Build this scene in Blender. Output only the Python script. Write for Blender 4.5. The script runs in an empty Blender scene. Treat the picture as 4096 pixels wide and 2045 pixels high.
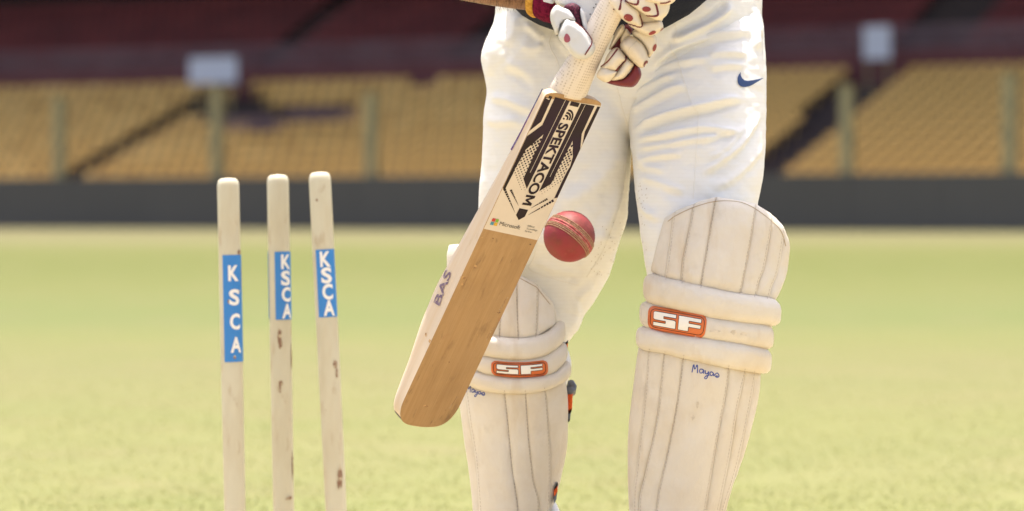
import bpy, bmesh, math, random
import numpy as np
from mathutils import Vector, Matrix, noise
from mathutils.bvhtree import BVHTree
from mathutils.geometry import delaunay_2d_cdt

random.seed(7)
rng = np.random.default_rng(7)
SC = bpy.context.scene
COL = SC.collection

# ------------------------------------------------------------------ camera, sky, sun, exposure
F, CX, HY, CAMH = 13500.0, 2048.0, 839.5, 0.656      # focal length and horizon in photograph pixels, lens height
cam = bpy.data.cameras.new('camera')
cam.sensor_width = 36.0
cam.lens = F / 4096 * 36.0
cam.shift_y = -(1022.5 - HY) / 4096
cam.clip_start = 0.05
cam.clip_end = 1500
cam.dof.use_dof = True
cam.dof.focus_distance = 4.93
cam.dof.aperture_fstop = 4.2
cam_o = bpy.data.objects.new('camera', cam)
COL.objects.link(cam_o)
cam_o.location = (0, 0, CAMH)
cam_o.rotation_euler = (math.pi / 2, 0, 0)
SC.camera = cam_o

SUN_EL, SUN_AZ = math.radians(82), math.radians(-8)   # azimuth measured from +Y (behind the batsman) towards +X
sd = Vector((math.sin(SUN_AZ) * math.cos(SUN_EL), math.cos(SUN_AZ) * math.cos(SUN_EL), math.sin(SUN_EL)))
world = bpy.data.worlds.new('World')
SC.world = world
world.use_nodes = True
wn = world.node_tree
bg = wn.nodes['Background']
sky = wn.nodes.new('ShaderNodeTexSky')
sky.sky_type = 'NISHITA'
sky.sun_disc = False
sky.sun_elevation = SUN_EL
sky.sun_rotation = SUN_AZ
sky.air_density = .65
sky.dust_density = 5.0
sky.ozone_density = .6
wn.links.new(sky.outputs[0], bg.inputs[0])
bg.inputs[1].default_value = 0.15
sun = bpy.data.lights.new('sun', 'SUN')
sun.energy = 2.7
sun.angle = math.radians(0.5)
sun.color = (1.0, 0.93, 0.80)
sun_o = bpy.data.objects.new('sun', sun)
COL.objects.link(sun_o)
sun_o.rotation_euler = (-sd).to_track_quat('-Z', 'Y').to_euler()
sun_o.location = (0, 0, 30)
SC.view_settings.view_transform = 'Standard'
SC.view_settings.look = 'None'
SC.view_settings.exposure = 1.55
SC.view_settings.gamma = 1.0

# ------------------------------------------------------------------ helpers
def P(px, py, d):
    return Vector(((px - CX) / F * d, d, CAMH - (py - HY) / F * d))

def pix(co):
    co = np.asarray(co)
    return CX + F * co[..., 0] / co[..., 1], HY - F * (co[..., 2] - CAMH) / co[..., 1]

def tag(o, label=None, cat=None, group=None, kind=None):
    if label: o['label'] = label
    if cat: o['category'] = cat
    if group: o['group'] = group
    if kind: o['kind'] = kind
    return o

def empty(name, loc, rot=None):
    o = bpy.data.objects.new(name, None)
    COL.objects.link(o)
    m = Matrix.Translation(loc)
    if rot is not None: m = m @ rot.to_4x4()
    o.matrix_world = m
    o.empty_display_size = 0.05
    return o

WM = {}
def wmat(o):
    if o is None: return Matrix.Identity(4)
    m = o.matrix_basis.copy()
    return wmat(o.parent) @ m if o.parent else m

def obj(name, verts, faces, mat, parent=None, smooth=True, mats=None, fmat=None, origin=None):
    """world-space verts -> object; under a parent they are stored in the parent's frame"""
    mw = wmat(parent) if parent else (Matrix.Translation(origin) if origin is not None else Matrix.Identity(4))
    inv = mw.inverted()
    me = bpy.data.meshes.new(name)
    me.from_pydata([tuple(inv @ Vector(v)) for v in verts], [], [tuple(f) for f in faces])
    for m in (mats or [mat]): me.materials.append(m)
    if fmat is not None:
        for p, k in zip(me.polygons, fmat): p.material_index = k
    if smooth:
        me.polygons.foreach_set('use_smooth', [True] * len(me.polygons))
    me.update()
    o = bpy.data.objects.new(name, me)
    COL.objects.link(o)
    if parent: o.parent = parent
    elif origin is not None: o.matrix_world = mw
    return o

def fix_normals(o):
    bm = bmesh.new(); bm.from_mesh(o.data)
    bmesh.ops.recalc_face_normals(bm, faces=bm.faces)
    bm.to_mesh(o.data); bm.free()
    return o

def bvh_of(*objs):
    vs, fs = [], []
    for o in objs:
        m = wmat(o); n = len(vs)
        vs += [m @ v.co for v in o.data.vertices]
        fs += [[i + n for i in p.vertices] for p in o.data.polygons]
    return BVHTree.FromPolygons(vs, fs)

CAMV = Vector((0, 0, CAMH))
def cast(px, py, bvh, hint=5.0):
    d = P(px, py, 1.0) - CAMV
    d.normalize()
    h, n, i, dist = bvh.ray_cast(CAMV, d)
    if h is None:
        q = P(px, py, hint)
        h, n, i, dist = bvh.find_nearest(q)
        if (CAMV - h).dot(n) < 0: n = -n
        return h, n
    if d.dot(n) > 0: n = -n
    return h, n

def resample(pts, n=None, step=None):
    p = np.array(pts, float)
    s = np.concatenate([[0], np.cumsum(np.linalg.norm(np.diff(p, axis=0), axis=1))])
    if n is None: n = max(2, int(s[-1] / step) + 1)
    t = np.linspace(0, s[-1], n)
    return np.stack([np.interp(t, s, p[:, k]) for k in range(p.shape[1])], 1)

def densify(poly, step):
    """closed outline with its corners kept and long edges divided"""
    out = []
    for i in range(len(poly)):
        a, b = np.array(poly[i], float), np.array(poly[(i + 1) % len(poly)], float)
        m = max(1, int(np.linalg.norm(b - a) / step))
        out += [tuple(a + (b - a) * k / m) for k in range(m)]
    return out

def smoothline(pts, n=40):
    """Catmull-Rom through the points, resampled by length"""
    p = [np.array(q, float) for q in pts]
    if len(p) < 3: return resample(pts, n)
    p = [2 * p[0] - p[1]] + p + [2 * p[-1] - p[-2]]
    out = []
    for i in range(1, len(p) - 2):
        for t in np.linspace(0, 1, 10, endpoint=(i == len(p) - 3)):
            a, b, c, d = p[i - 1], p[i], p[i + 1], p[i + 2]
            out.append(.5 * (2 * b + (c - a) * t + (2 * a - 5 * b + 4 * c - d) * t * t + (3 * b - a - 3 * c + d) * t ** 3))
    return resample(out, n)

def smoothloop(pts, n=48):
    p = [np.array(q, float) for q in pts]; m = len(p); out = []
    for i in range(m):
        a, b, c, d = p[i - 1], p[i], p[(i + 1) % m], p[(i + 2) % m]
        for t in np.linspace(0, 1, 8, endpoint=False):
            out.append(.5 * (2 * b + (c - a) * t + (2 * a - 5 * b + 4 * c - d) * t * t + (3 * b - a - 3 * c + d) * t ** 3))
    out.append(out[0])
    return resample(out, n + 1)[:-1]

def inside(pt, poly):
    x, y = pt; r = False; j = len(poly) - 1
    for i in range(len(poly)):
        xi, yi = poly[i]; xj, yj = poly[j]
        if (yi > y) != (yj > y) and x < (xj - xi) * (y - yi) / (yj - yi + 1e-12) + xi: r = not r
        j = i
    return r

def edge_dist(pts, poly):
    a = np.array(poly); b = np.roll(a, -1, 0); pts = np.asarray(pts)
    d = np.full(len(pts), 1e9)
    for i in range(len(a)):
        ab = b[i] - a[i]; t = np.clip(((pts - a[i]) @ ab) / (ab @ ab + 1e-12), 0, 1)
        d = np.minimum(d, np.linalg.norm(pts - a[i] - t[:, None] * ab, axis=1))
    return d

def fill(poly, grid):
    """triangulated polygon with inner points: (points, tris, number of rim points)"""
    poly = [tuple(map(float, q)) for q in poly]
    pts = list(poly); n = len(poly)
    if grid:
        a = np.array(poly)
        x0, y0 = a.min(0); x1, y1 = a.max(0)
        cand = []
        k = 0; y = y0 + grid / 2
        while y < y1:
            x = x0 + (grid / 2 if k % 2 else grid)
            while x < x1:
                if inside((x, y), poly): cand.append((x, y))
                x += grid
            y += grid * .87; k += 1
        if cand:
            ed = edge_dist(cand, poly)
            pts += [c for c, e in zip(cand, ed) if e > grid * .45]
    r = delaunay_2d_cdt([Vector(q) for q in pts], [(i, (i + 1) % n) for i in range(n)], [], 1, 1e-6)
    return [tuple(v) for v in r[0]], [tuple(f) for f in r[2]], n

def decal(name, polys, bvh, mat, parent, off=.0007, grid=14, dense=8, thick=0.0, hint=5.0):
    vs, fs = [], []
    for poly in polys:
        rim = densify(poly, dense) if dense else poly
        pts, tris, n = fill(rim, grid)
        b = len(vs); nr = []
        for q in pts:
            h, nn = cast(q[0], q[1], bvh, hint); nr.append(nn)
            vs.append(h + nn * off)
        for f in tris:
            a, c, e = f
            fl = (pts[c][0]-pts[a][0])*(pts[e][1]-pts[a][1])-(pts[c][1]-pts[a][1])*(pts[e][0]-pts[a][0])
            fs.append((a + b, c + b, e + b) if fl < 0 else (a + b, e + b, c + b))
        if thick:
            m = len(vs)
            for i in range(n): vs.append(vs[b + i] - nr[i] * (thick))
            for i in range(n):
                j = (i + 1) % n
                fs.append((b + i, b + j, m + j, m + i))
    return obj(name, vs, fs, mat, parent)

def stroke(name, lines, bvh, mat, parent, w=.0012, off=.0006, step=6, dash=None, hint=5.0, kind=None):
    """raised ribbons lying on a surface; lines are lists of photograph points; w in metres (or per-line)"""
    vs, fs = [], []
    for li, line in enumerate(lines):
        ww = w[li] if isinstance(w, (list, tuple)) else w
        pts = resample(line, step=step)
        hits = [cast(q[0], q[1], bvh, hint) for q in pts]
        n = len(hits)
        for i in range(n):
            h, nn = hits[i]
            t = hits[min(i + 1, n - 1)][0] - hits[max(i - 1, 0)][0]
            if t.length < 1e-7: t = Vector((0, 0, 1))
            s = t.normalized().cross(nn)
            if s.length < 1e-6: s = Vector((1, 0, 0))
            s.normalize()
            vs += [h + s * ww / 2 + nn * off * .3, h + nn * off, h - s * ww / 2 + nn * off * .3]
            if i and not (dash and (i % dash[0]) >= dash[1]):
                a = len(vs) - 6; c = len(vs) - 3
                fs += [(a, c, c + 1, a + 1), (a + 1, c + 1, c + 2, a + 2)]
    o = obj(name, vs, fs, mat, parent)
    if kind: o['kind'] = kind
    return o

def text_geo(s, bold=0.0, res=3):
    cu = bpy.data.curves.new('t', 'FONT'); cu.body = s; cu.offset = bold; cu.resolution_u = res
    o = bpy.data.objects.new('t', cu); COL.objects.link(o)
    dg = bpy.context.evaluated_depsgraph_get()
    me = bpy.data.meshes.new_from_object(o.evaluated_get(dg))
    bm = bmesh.new(); bm.from_mesh(me); bmesh.ops.triangulate(bm, faces=bm.faces)
    for k in range(2):
        bmesh.ops.subdivide_edges(bm, edges=[e for e in bm.edges if e.calc_length() > .14], cuts=1)
        bmesh.ops.triangulate(bm, faces=bm.faces)
    v = np.array([q.co[:2] for q in bm.verts]); f = [tuple(q.index for q in p.verts) for p in bm.faces]
    bm.free(); bpy.data.objects.remove(o); bpy.data.curves.remove(cu); bpy.data.meshes.remove(me)
    v[:, 0] -= v[:, 0].min(); wid = v[:, 0].max()
    v[:, 0] /= wid; v[:, 1] /= .70
    return v, f

def text_decal(name, items, bvh, mat, parent, bold=0.0, off=.0009, hint=5.0):
    """items: (string, baseline start px, px vector of whole width, px vector of cap height)"""
    vs, fs = [], []
    for s, O, U, V in items:
        v, f = text_geo(s, bold); b = len(vs)
        for q in v:
            x = O[0] + q[0] * U[0] + q[1] * V[0]; y = O[1] + q[0] * U[1] + q[1] * V[1]
            h, n = cast(x, y, bvh, hint); vs.append(h + n * off)
        fs += [tuple(i + b for i in t) for t in f]
    return obj(name, vs, fs, mat, parent, smooth=False)

def tube(path, rad, n=12, cap=True, squash=None):
    """swept ring along 3D points -> verts, faces"""
    path = [Vector(p) for p in path]; m = len(path)
    if not hasattr(rad, '__len__'): rad = [rad] * m
    vs, fs = [], []
    t0 = (path[1] - path[0]).normalized()
    u = t0.orthogonal().normalized()
    for i, p in enumerate(path):
        t = (path[min(i + 1, m - 1)] - path[max(i - 1, 0)]).normalized()
        u = (u - t * u.dot(t)).normalized(); v = t.cross(u)
        for k in range(n):
            a = 2 * math.pi * k / n
            vs.append(p + (u * math.cos(a) + v * math.sin(a)) * rad[i])
    for i in range(m - 1):
        for k in range(n):
            k2 = (k + 1) % n
            fs.append((i * n + k, i * n + k2, (i + 1) * n + k2, (i + 1) * n + k))
    if cap:
        fs.append(tuple(range(n - 1, -1, -1))); fs.append(tuple((m - 1) * n + k for k in range(n)))
    return vs, fs

def box(c, s, R=None):
    """box centred at c with full sizes s, rotated by R"""
    vs = []
    for z in (-.5, .5):
        for y in (-.5, .5):
            for x in (-.5, .5):
                v = Vector((x * s[0], y * s[1], z * s[2]))
                if R is not None: v = R @ v
                vs.append(Vector(c) + v)
    return vs, [(0, 2, 3, 1), (4, 5, 7, 6), (0, 1, 5, 4), (2, 6, 7, 3), (0, 4, 6, 2), (1, 3, 7, 5)]

def join(parts):
    vs, fs = [], []
    for v, f in parts:
        b = len(vs); vs += list(v); fs += [tuple(i + b for i in q) for q in f]
    return vs, fs

# ------------------------------------------------------------------ materials
def mat(name, col, layers=(), rough=.6, bump=None, spec=.4, extra=None, sheen=0, coat=0, trans=0):
    """col: base colour; layers: dict(col, scale, lo, hi, st=(x,y,z) stretch, detail, amt); bump: list of (strength, dist, scale, stretch, type)"""
    m = bpy.data.materials.new(name); m.use_nodes = True
    nt = m.node_tree; N = nt.nodes; L = nt.links
    b = N['Principled BSDF']
    b.inputs['Roughness'].default_value = rough
    b.inputs['Specular IOR Level'].default_value = spec
    if sheen: b.inputs['Sheen Weight'].default_value = sheen
    if coat: b.inputs['Coat Weight'].default_value = coat; b.inputs['Coat Roughness'].default_value = .25
    tc = N.new('ShaderNodeTexCoord')
    def mapped(st):
        mp = N.new('ShaderNodeMapping'); mp.inputs['Scale'].default_value = st
        L.new(tc.outputs['Object'], mp.inputs['Vector']); return mp.outputs[0]
    def tex(kind, scale, st, detail=4):
        if kind in ('voronoi', 'grid'):
            rnd = 0.0 if kind == 'grid' else 1.0
            t = N.new('ShaderNodeTexVoronoi'); t.inputs['Scale'].default_value = scale; t.inputs['Randomness'].default_value = rnd; out = t.outputs['Distance']
        elif kind == 'wave':
            t = N.new('ShaderNodeTexWave'); t.bands_direction = 'Z'; t.inputs['Scale'].default_value = scale
            t.inputs['Distortion'].default_value = .6; t.inputs['Detail'].default_value = 1; out = t.outputs['Fac']
        else:
            t = N.new('ShaderNodeTexNoise'); t.inputs['Scale'].default_value = scale
            t.inputs['Detail'].default_value = detail; t.inputs['Roughness'].default_value = .6; out = t.outputs['Fac']
        L.new(mapped(st), t.inputs['Vector']); return out
    prev = None
    rgb = N.new('ShaderNodeRGB'); rgb.outputs[0].default_value = (*col, 1); prev = rgb.outputs[0]
    for la in layers:
        mr = N.new('ShaderNodeMapRange')
        mr.inputs['From Min'].default_value = la.get('lo', .4); mr.inputs['From Max'].default_value = la.get('hi', .6)
        mr.inputs['To Max'].default_value = la.get('amt', 1.0)
        L.new(tex(la.get('kind', 'noise'), la['scale'], la.get('st', (1, 1, 1)), la.get('detail', 4)), mr.inputs['Value'])
        mx = N.new('ShaderNodeMix'); mx.data_type = 'RGBA'
        L.new(mr.outputs[0], mx.inputs['Factor']); L.new(prev, mx.inputs['A'])
        mx.inputs['B'].default_value = (*la['col'], 1); prev = mx.outputs['Result']
    L.new(prev, b.inputs['Base Color'])
    if bump:
        pn = None
        for (s, dist, scale, st, kind) in bump:
            bp = N.new('ShaderNodeBump'); bp.inputs['Strength'].default_value = s; bp.inputs['Distance'].default_value = dist
            L.new(tex(kind, scale, st), bp.inputs['Height'])
            if pn: L.new(pn, bp.inputs['Normal'])
            pn = bp.outputs[0]
        L.new(pn, b.inputs['Normal'])
    if trans:
        tr = N.new('ShaderNodeBsdfTranslucent'); L.new(prev, tr.inputs['Color'])
        ms = N.new('ShaderNodeMixShader'); ms.inputs[0].default_value = trans
        L.new(b.outputs[0], ms.inputs[1]); L.new(tr.outputs[0], ms.inputs[2])
        L.new(ms.outputs[0], N['Material Output'].inputs['Surface'])
    return m

I1 = (1, 1, 1)
MT = dict(
    cloth=mat('cream_polyester', (.86, .845, .79), [dict(col=(.83, .79, .70), scale=9, lo=.45, hi=.75, amt=.5), dict(col=(.74, .70, .61), kind='wave', scale=52, lo=.5, hi=1, amt=.10)], .75,
              [(.06, .0006, 52, I1, 'wave'), (.2, .0004, 900, I1, 'noise')], .25, trans=.10),
    seam=mat('cream_seam_thread', (.83, .80, .72), [], .7),
    navy=mat('navy_knit', (.012, .014, .022), [dict(col=(.03, .033, .045), scale=350, lo=.5, hi=.7, amt=.6)], .85, [(.4, .001, 600, I1, 'noise')], .2),
    pad=mat('cream_pad_leather', (.655, .595, .495), [dict(col=(.59, .495, .36), scale=11, lo=.45, hi=.72, amt=.55), dict(col=(.69, .645, .565), scale=17, lo=.48, hi=.70, amt=.65), dict(col=(.52, .40, .25), scale=15, st=(1.8, 1, .4), lo=.56, hi=.78, amt=.6, detail=6), dict(col=(.44, .385, .31), scale=24, lo=.60, hi=.80, amt=.4, detail=8)], .52,
            [(.5, .006, 28, (1, 1, .6), 'noise'), (.4, .002, 80, I1, 'noise'), (.15, .0006, 500, I1, 'noise')], .3),
    padback=mat('pad_backing_canvas', (.66, .62, .54), [], .9),
    stitch=mat('dark_stitching', (.40, .33, .265), [dict(col=(.54, .46, .37), scale=120, lo=.45, hi=.6)], .8),
    palestitch=mat('tan_stitching', (.42, .32, .20), [], .8),
    orange=mat('orange_vinyl', (.62, .14, .03), [dict(col=(.50, .10, .02), scale=30, lo=.5, hi=.7, amt=.5)], .35, [(.2, .001, 90, I1, 'noise')], .5),
    white=mat('white_print', (.80, .77, .70), [dict(col=(.68, .62, .52), scale=40, lo=.55, hi=.75, amt=.5)], .5),
    black=mat('black_print', (.012, .010, .009), [], .6),
    glove=mat('cream_glove_leather', (.68, .60, .47), [dict(col=(.57, .46, .31), scale=22, lo=.48, hi=.75, amt=.65)], .62, [(.35, .0015, 130, I1, 'noise')], .25),
    glovew=mat('white_glove_leather', (.58, .58, .57), [dict(col=(.52, .475, .39), scale=26, lo=.5, hi=.75, amt=.55)], .62, [(.3, .0012, 130, I1, 'noise')], .25),
    maroon=mat('maroon_leather', (.15, .016, .02), [dict(col=(.13, .012, .02), scale=60, lo=.45, hi=.65)], .5, [(.3, .001, 150, I1, 'noise')], .4),
    mesh=mat('maroon_mesh', (.16, .025, .055), [dict(col=(.04, .006, .015), kind='voronoi', scale=420, lo=.25, hi=.6)], .7, [(.6, .001, 420, I1, 'voronoi')], .3),
    yellow=mat('mustard_towelling', (.55, .30, .06), [dict(col=(.40, .2, .03), scale=200, lo=.45, hi=.6)], .95, [(.8, .002, 400, I1, 'noise')], .1),
    plum=mat('plum_towelling', (.15, .008, .035), [dict(col=(.08, .004, .02), scale=200, lo=.45, hi=.6)], .95, [(.8, .002, 400, I1, 'noise')], .1),
    skin=mat('tanned_skin', (.205, .10, .048), [dict(col=(.15, .068, .032), scale=25, lo=.4, hi=.7), dict(col=(.25, .13, .068), scale=60, lo=.55, hi=.75, amt=.5)], .5, [(.3, .0012, 180, I1, 'noise')], .35),
    hair=mat('arm_hair', (.035, .02, .012), [], .6),
    willow=mat('willow_face', (.42, .255, .108), [dict(col=(.34, .185, .066), scale=9, st=(14, 1, .5), lo=.4, hi=.66, amt=.55), dict(col=(.48, .30, .13), scale=20, st=(20, 1, .35), lo=.55, hi=.72, amt=.6),
               dict(col=(.27, .15, .055), scale=12, st=(1.5, 1, .8), lo=.46, hi=.70, amt=.75, detail=7), dict(col=(.52, .33, .155), scale=8, st=(1.2, 1, .6), lo=.48, hi=.70, amt=.65), dict(col=(.25, .135, .05), scale=26, st=(22, 1, .25), lo=.55, hi=.72, amt=.5), dict(col=(.17, .095, .04), scale=30, st=(1.3, 1, .5), lo=.56, hi=.72, amt=.7, detail=8), dict(col=(.12, .075, .04), scale=75, st=(1.5, 1, .4), lo=.62, hi=.74, amt=.6, detail=6), dict(col=(.30, .10, .045), scale=17, st=(1.2, 1, .8), lo=.63, hi=.74, amt=.7)], .45,
               [(.2, .0008, 60, (14, 1, .5), 'noise')], .4),
    willowe=mat('willow_edge', (.60, .49, .36), [dict(col=(.58, .44, .29), scale=10, st=(1, 9, .6), lo=.42, hi=.66, amt=.8), dict(col=(.45, .33, .2), scale=35, st=(1, 2, .6), lo=.62, hi=.75, amt=.5)], .55,
                [(.35, .001, 60, (1, 8, .6), 'noise')], .35),
    toe=mat('black_toe_rubber', (.03, .028, .026), [], .6),
    sticker=mat('cream_sticker', (.66, .57, .455), [dict(col=(.60, .50, .38), scale=14, lo=.45, hi=.7, amt=.6)], .32, [(.08, .0006, 60, I1, 'noise')], .5),
    ink=mat('dark_sticker_ink', (.021, .0135, .0085), [dict(col=(.026, .012, .026), scale=9, st=(1, 1, .8), lo=.4, hi=.6)], .5, [(.08, .0006, 60, I1, 'noise')], .18),
    purple=mat('purple_edge_tape', (.035, .035, .12), [dict(col=(.10, .025, .14), scale=25, lo=.45, hi=.6), dict(col=(.20, .22, .36), scale=60, lo=.55, hi=.65, amt=.7)], .35),
    ghost=mat('faded_purple_stamp', (.16, .11, .16), [dict(col=(.5, .4, .34), scale=130, lo=.5, hi=.68, amt=.7)], .6),
    grip=mat('rubber_mesh_grip', (.68, .60, .50), [dict(col=(.42, .34, .25), kind='grid', scale=270, st=(1, 1, .85), lo=.42, hi=.15, amt=.9)], .7, [(.3, .0010, 270, (1, 1, .85), 'grid')], .3),
    ball=mat('worn_red_leather', (.225, .017, .020), [dict(col=(.18, .025, .014), scale=26, lo=.42, hi=.6), dict(col=(.10, .016, .014), scale=38, lo=.55, hi=.72, amt=.75, detail=7), dict(col=(.38, .09, .075), scale=55, lo=.58, hi=.75, amt=.6, detail=7)], .6,
             [(.3, .0015, 160, I1, 'noise')], .45),
    seamline=mat('ball_seam_leather', (.36, .06, .06), [dict(col=(.5, .25, .18), scale=250, lo=.45, hi=.6, amt=.7)], .7),
    thread=mat('ball_thread', (.47, .31, .17), [dict(col=(.34, .20, .11), scale=300, lo=.4, hi=.6)], .8),
    stump=mat('cream_painted_wood', (.55, .51, .375), [dict(col=(.50, .44, .30), scale=30, st=(1, 1, .25), lo=.42, hi=.66, amt=.8), dict(col=(.36, .26, .15), scale=48, st=(1, 1, .4), lo=.58, hi=.74, amt=.7, detail=6), dict(col=(.66, .62, .50), scale=14, st=(1, 1, .3), lo=.55, hi=.7, amt=.5)], .42,
              [(.2, .001, 60, (1, 1, .25), 'noise')], .4),
    blue=mat('blue_sticker', (.035, .20, .52), [dict(col=(.03, .15, .38), scale=60, lo=.6, hi=.74, amt=.7)], .4),
    stwhite=mat('white_lettering', (.78, .75, .70), [], .5),
    brown=mat('bare_brown_wood', (.23, .13, .08), [dict(col=(.50, .42, .28), scale=150, lo=.5, hi=.6)], .8),
    biro=mat('blue_marker_ink', (.06, .085, .28), [dict(col=(.20, .22, .40), scale=240, lo=.5, hi=.65, amt=.7)], .6),
    grime=mat('grey_scuff', (.52, .455, .365), [dict(col=(.66, .585, .47), scale=90, lo=.42, hi=.58)], .6),
    swoosh=mat('navy_blue_print', (.03, .06, .16), [], .4),
    strapo=mat('orange_webbing', (.85, .13, .015), [dict(col=(.6, .08, .01), scale=300, lo=.45, hi=.6)], .8),
    strapb=mat('black_webbing', (.018, .018, .02), [], .8),
    buckle=mat('grey_buckle', (.12, .13, .15), [], .35),
    shoe=mat('white_shoe', (.78, .78, .78), [], .5),
    wall=mat('dark_grey_board', (.090, .083, .068), [dict(col=(.075, .069, .056), scale=.15, lo=.4, hi=.7, amt=.6)], .8),
    seat=mat('yellow_seat_plastic', (.88, .53, .14), [dict(col=(.60, .33, .075), scale=1.6, lo=.42, hi=.58), dict(col=(.88, .56, .17), scale=.9, lo=.5, hi=.62, amt=.8)], .5),
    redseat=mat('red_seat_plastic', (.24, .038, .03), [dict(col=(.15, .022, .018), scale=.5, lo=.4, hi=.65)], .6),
    concrete=mat('shaded_terrace_concrete', (.085, .056, .045), [dict(col=(.06, .042, .038), scale=1.5, lo=.4, hi=.6)], .9),  # shade on the stair risers is put into this dark base colour
    mauve=mat('mauve_painted_steel', (.24, .155, .16), [dict(col=(.19, .10, .105), scale=.6, lo=.4, hi=.65)], .7),
    dkred=mat('maroon_parapet_paint', (.17, .055, .052), [dict(col=(.13, .035, .035), scale=.5, lo=.4, hi=.65)], .7),
    post=mat('green_painted_steel', (.36, .30, .14), [dict(col=(.27, .24, .12), scale=1.2, lo=.4, hi=.65)], .6),
    board=mat('white_board', (.62, .63, .68), [], .6),
    dark=mat('deep_shade_wall', (.014, .013, .010), [], .9),  # near-black colour stands in for the deep shade under the roof
    roof=mat('roof_sheet', (.10, .095, .09), [], .9),
    clay=mat('pitch_clay', (.41, .345, .215), [dict(col=(.31, .25, .145), scale=3, lo=.4, hi=.65)], .95),
)

# ground: mown bands, dry and green patches by real distance across the field
def ground_mat():
    m = bpy.data.materials.new('outfield_grass'); m.use_nodes = True
    nt = m.node_tree; N = nt.nodes; L = nt.links; b = N['Principled BSDF']
    b.inputs['Roughness'].default_value = .9; b.inputs['Specular IOR Level'].default_value = .15
    tc = N.new('ShaderNodeTexCoord')
    sep = N.new('ShaderNodeSeparateXYZ'); L.new(tc.outputs['Object'], sep.inputs[0])
    n0 = N.new('ShaderNodeTexNoise'); n0.inputs['Scale'].default_value = .35; n0.inputs['Detail'].default_value = 3
    L.new(tc.outputs['Object'], n0.inputs['Vector'])
    # warp the band position a little
    ma = N.new('ShaderNodeMath'); ma.operation = 'MULTIPLY_ADD'; ma.inputs[1].default_value = 1.6; L.new(n0.outputs['Fac'], ma.inputs[0]); L.new(sep.outputs['Y'], ma.inputs[2])
    mr = N.new('ShaderNodeMapRange'); mr.inputs['From Min'].default_value = 0; mr.inputs['From Max'].default_value = 120
    L.new(ma.outputs[0], mr.inputs['Value'])
    cr = N.new('ShaderNodeValToRGB'); e = cr.color_ramp.elements
    stops = [(0, (.22, .20, .10)), (7.5, (.165, .172, .061)), (9.5, (.158, .157, .063)), (11, (.150, .152, .057)), (14.5, (.141, .136, .056)), (18, (.126, .132, .044)), (21, (.103, .121, .038)), (24, (.104, .119, .036)), (29, (.103, .113, .031)),
             (38, (.090, .102, .0235)), (52, (.092, .102, .0245)), (61, (.105, .109, .033)), (70, (.128, .121, .054)), (90, (.124, .115, .056)), (118, (.115, .10, .055))]
    while len(e) < len(stops): e.new(.5)
    for el, (y, c) in zip(e, stops): el.position = y / 120; el.color = (*c, 1)
    L.new(mr.outputs[0], cr.inputs[0])
    prev = cr.outputs[0]
    for (sc, lo, hi, c, amt) in ((.9, .45, .75, (.10, .125, .036), .3), (1.7, .5, .78, (.165, .13, .072), .4), (9, .45, .7, (.11, .125, .042), .25), (30, .5, .7, (.18, .16, .08), .3)):
        t = N.new('ShaderNodeTexNoise'); t.inputs['Scale'].default_value = sc; t.inputs['Detail'].default_value = 5; L.new(tc.outputs['Object'], t.inputs['Vector'])
        q = N.new('ShaderNodeMapRange'); q.inputs['From Min'].default_value = lo; q.inputs['From Max'].default_value = hi; q.inputs['To Max'].default_value = amt; L.new(t.outputs['Fac'], q.inputs['Value'])
        mx = N.new('ShaderNodeMix'); mx.data_type = 'RGBA'; L.new(q.outputs[0], mx.inputs['Factor']); L.new(prev, mx.inputs['A']); mx.inputs['B'].default_value = (*c, 1); prev = mx.outputs['Result']
    L.new(prev, b.inputs['Base Color'])
    bp = N.new('ShaderNodeBump'); bp.inputs['Strength'].default_value = .6; bp.inputs['Distance'].default_value = .01
    t = N.new('ShaderNodeTexNoise'); t.inputs['Scale'].default_value = 60; L.new(tc.outputs['Object'], t.inputs['Vector']); L.new(t.outputs['Fac'], bp.inputs['Height']); L.new(bp.outputs[0], b.inputs['Normal'])
    return m

# ------------------------------------------------------------------ ground
g = obj('ground', [(-300, -80, 0), (300, -80, 0), (300, 400, 0), (-300, 400, 0)], [(0, 1, 2, 3)], ground_mat(), smooth=False)
tag(g, kind='structure')
pv = []
for i in range(25):
    t = i / 24
    pv.append((-2.6 + 5.2 * t, 7.0 + .12 * math.sin(9 * t) + .05 * math.sin(31 * t), .004))
pit = obj('pitch', [(-2.6, -14, .004), (2.6, -14, .004)] + pv[::-1], [tuple(range(27))], MT['clay'], smooth=False)
tag(pit, kind='structure')

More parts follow.
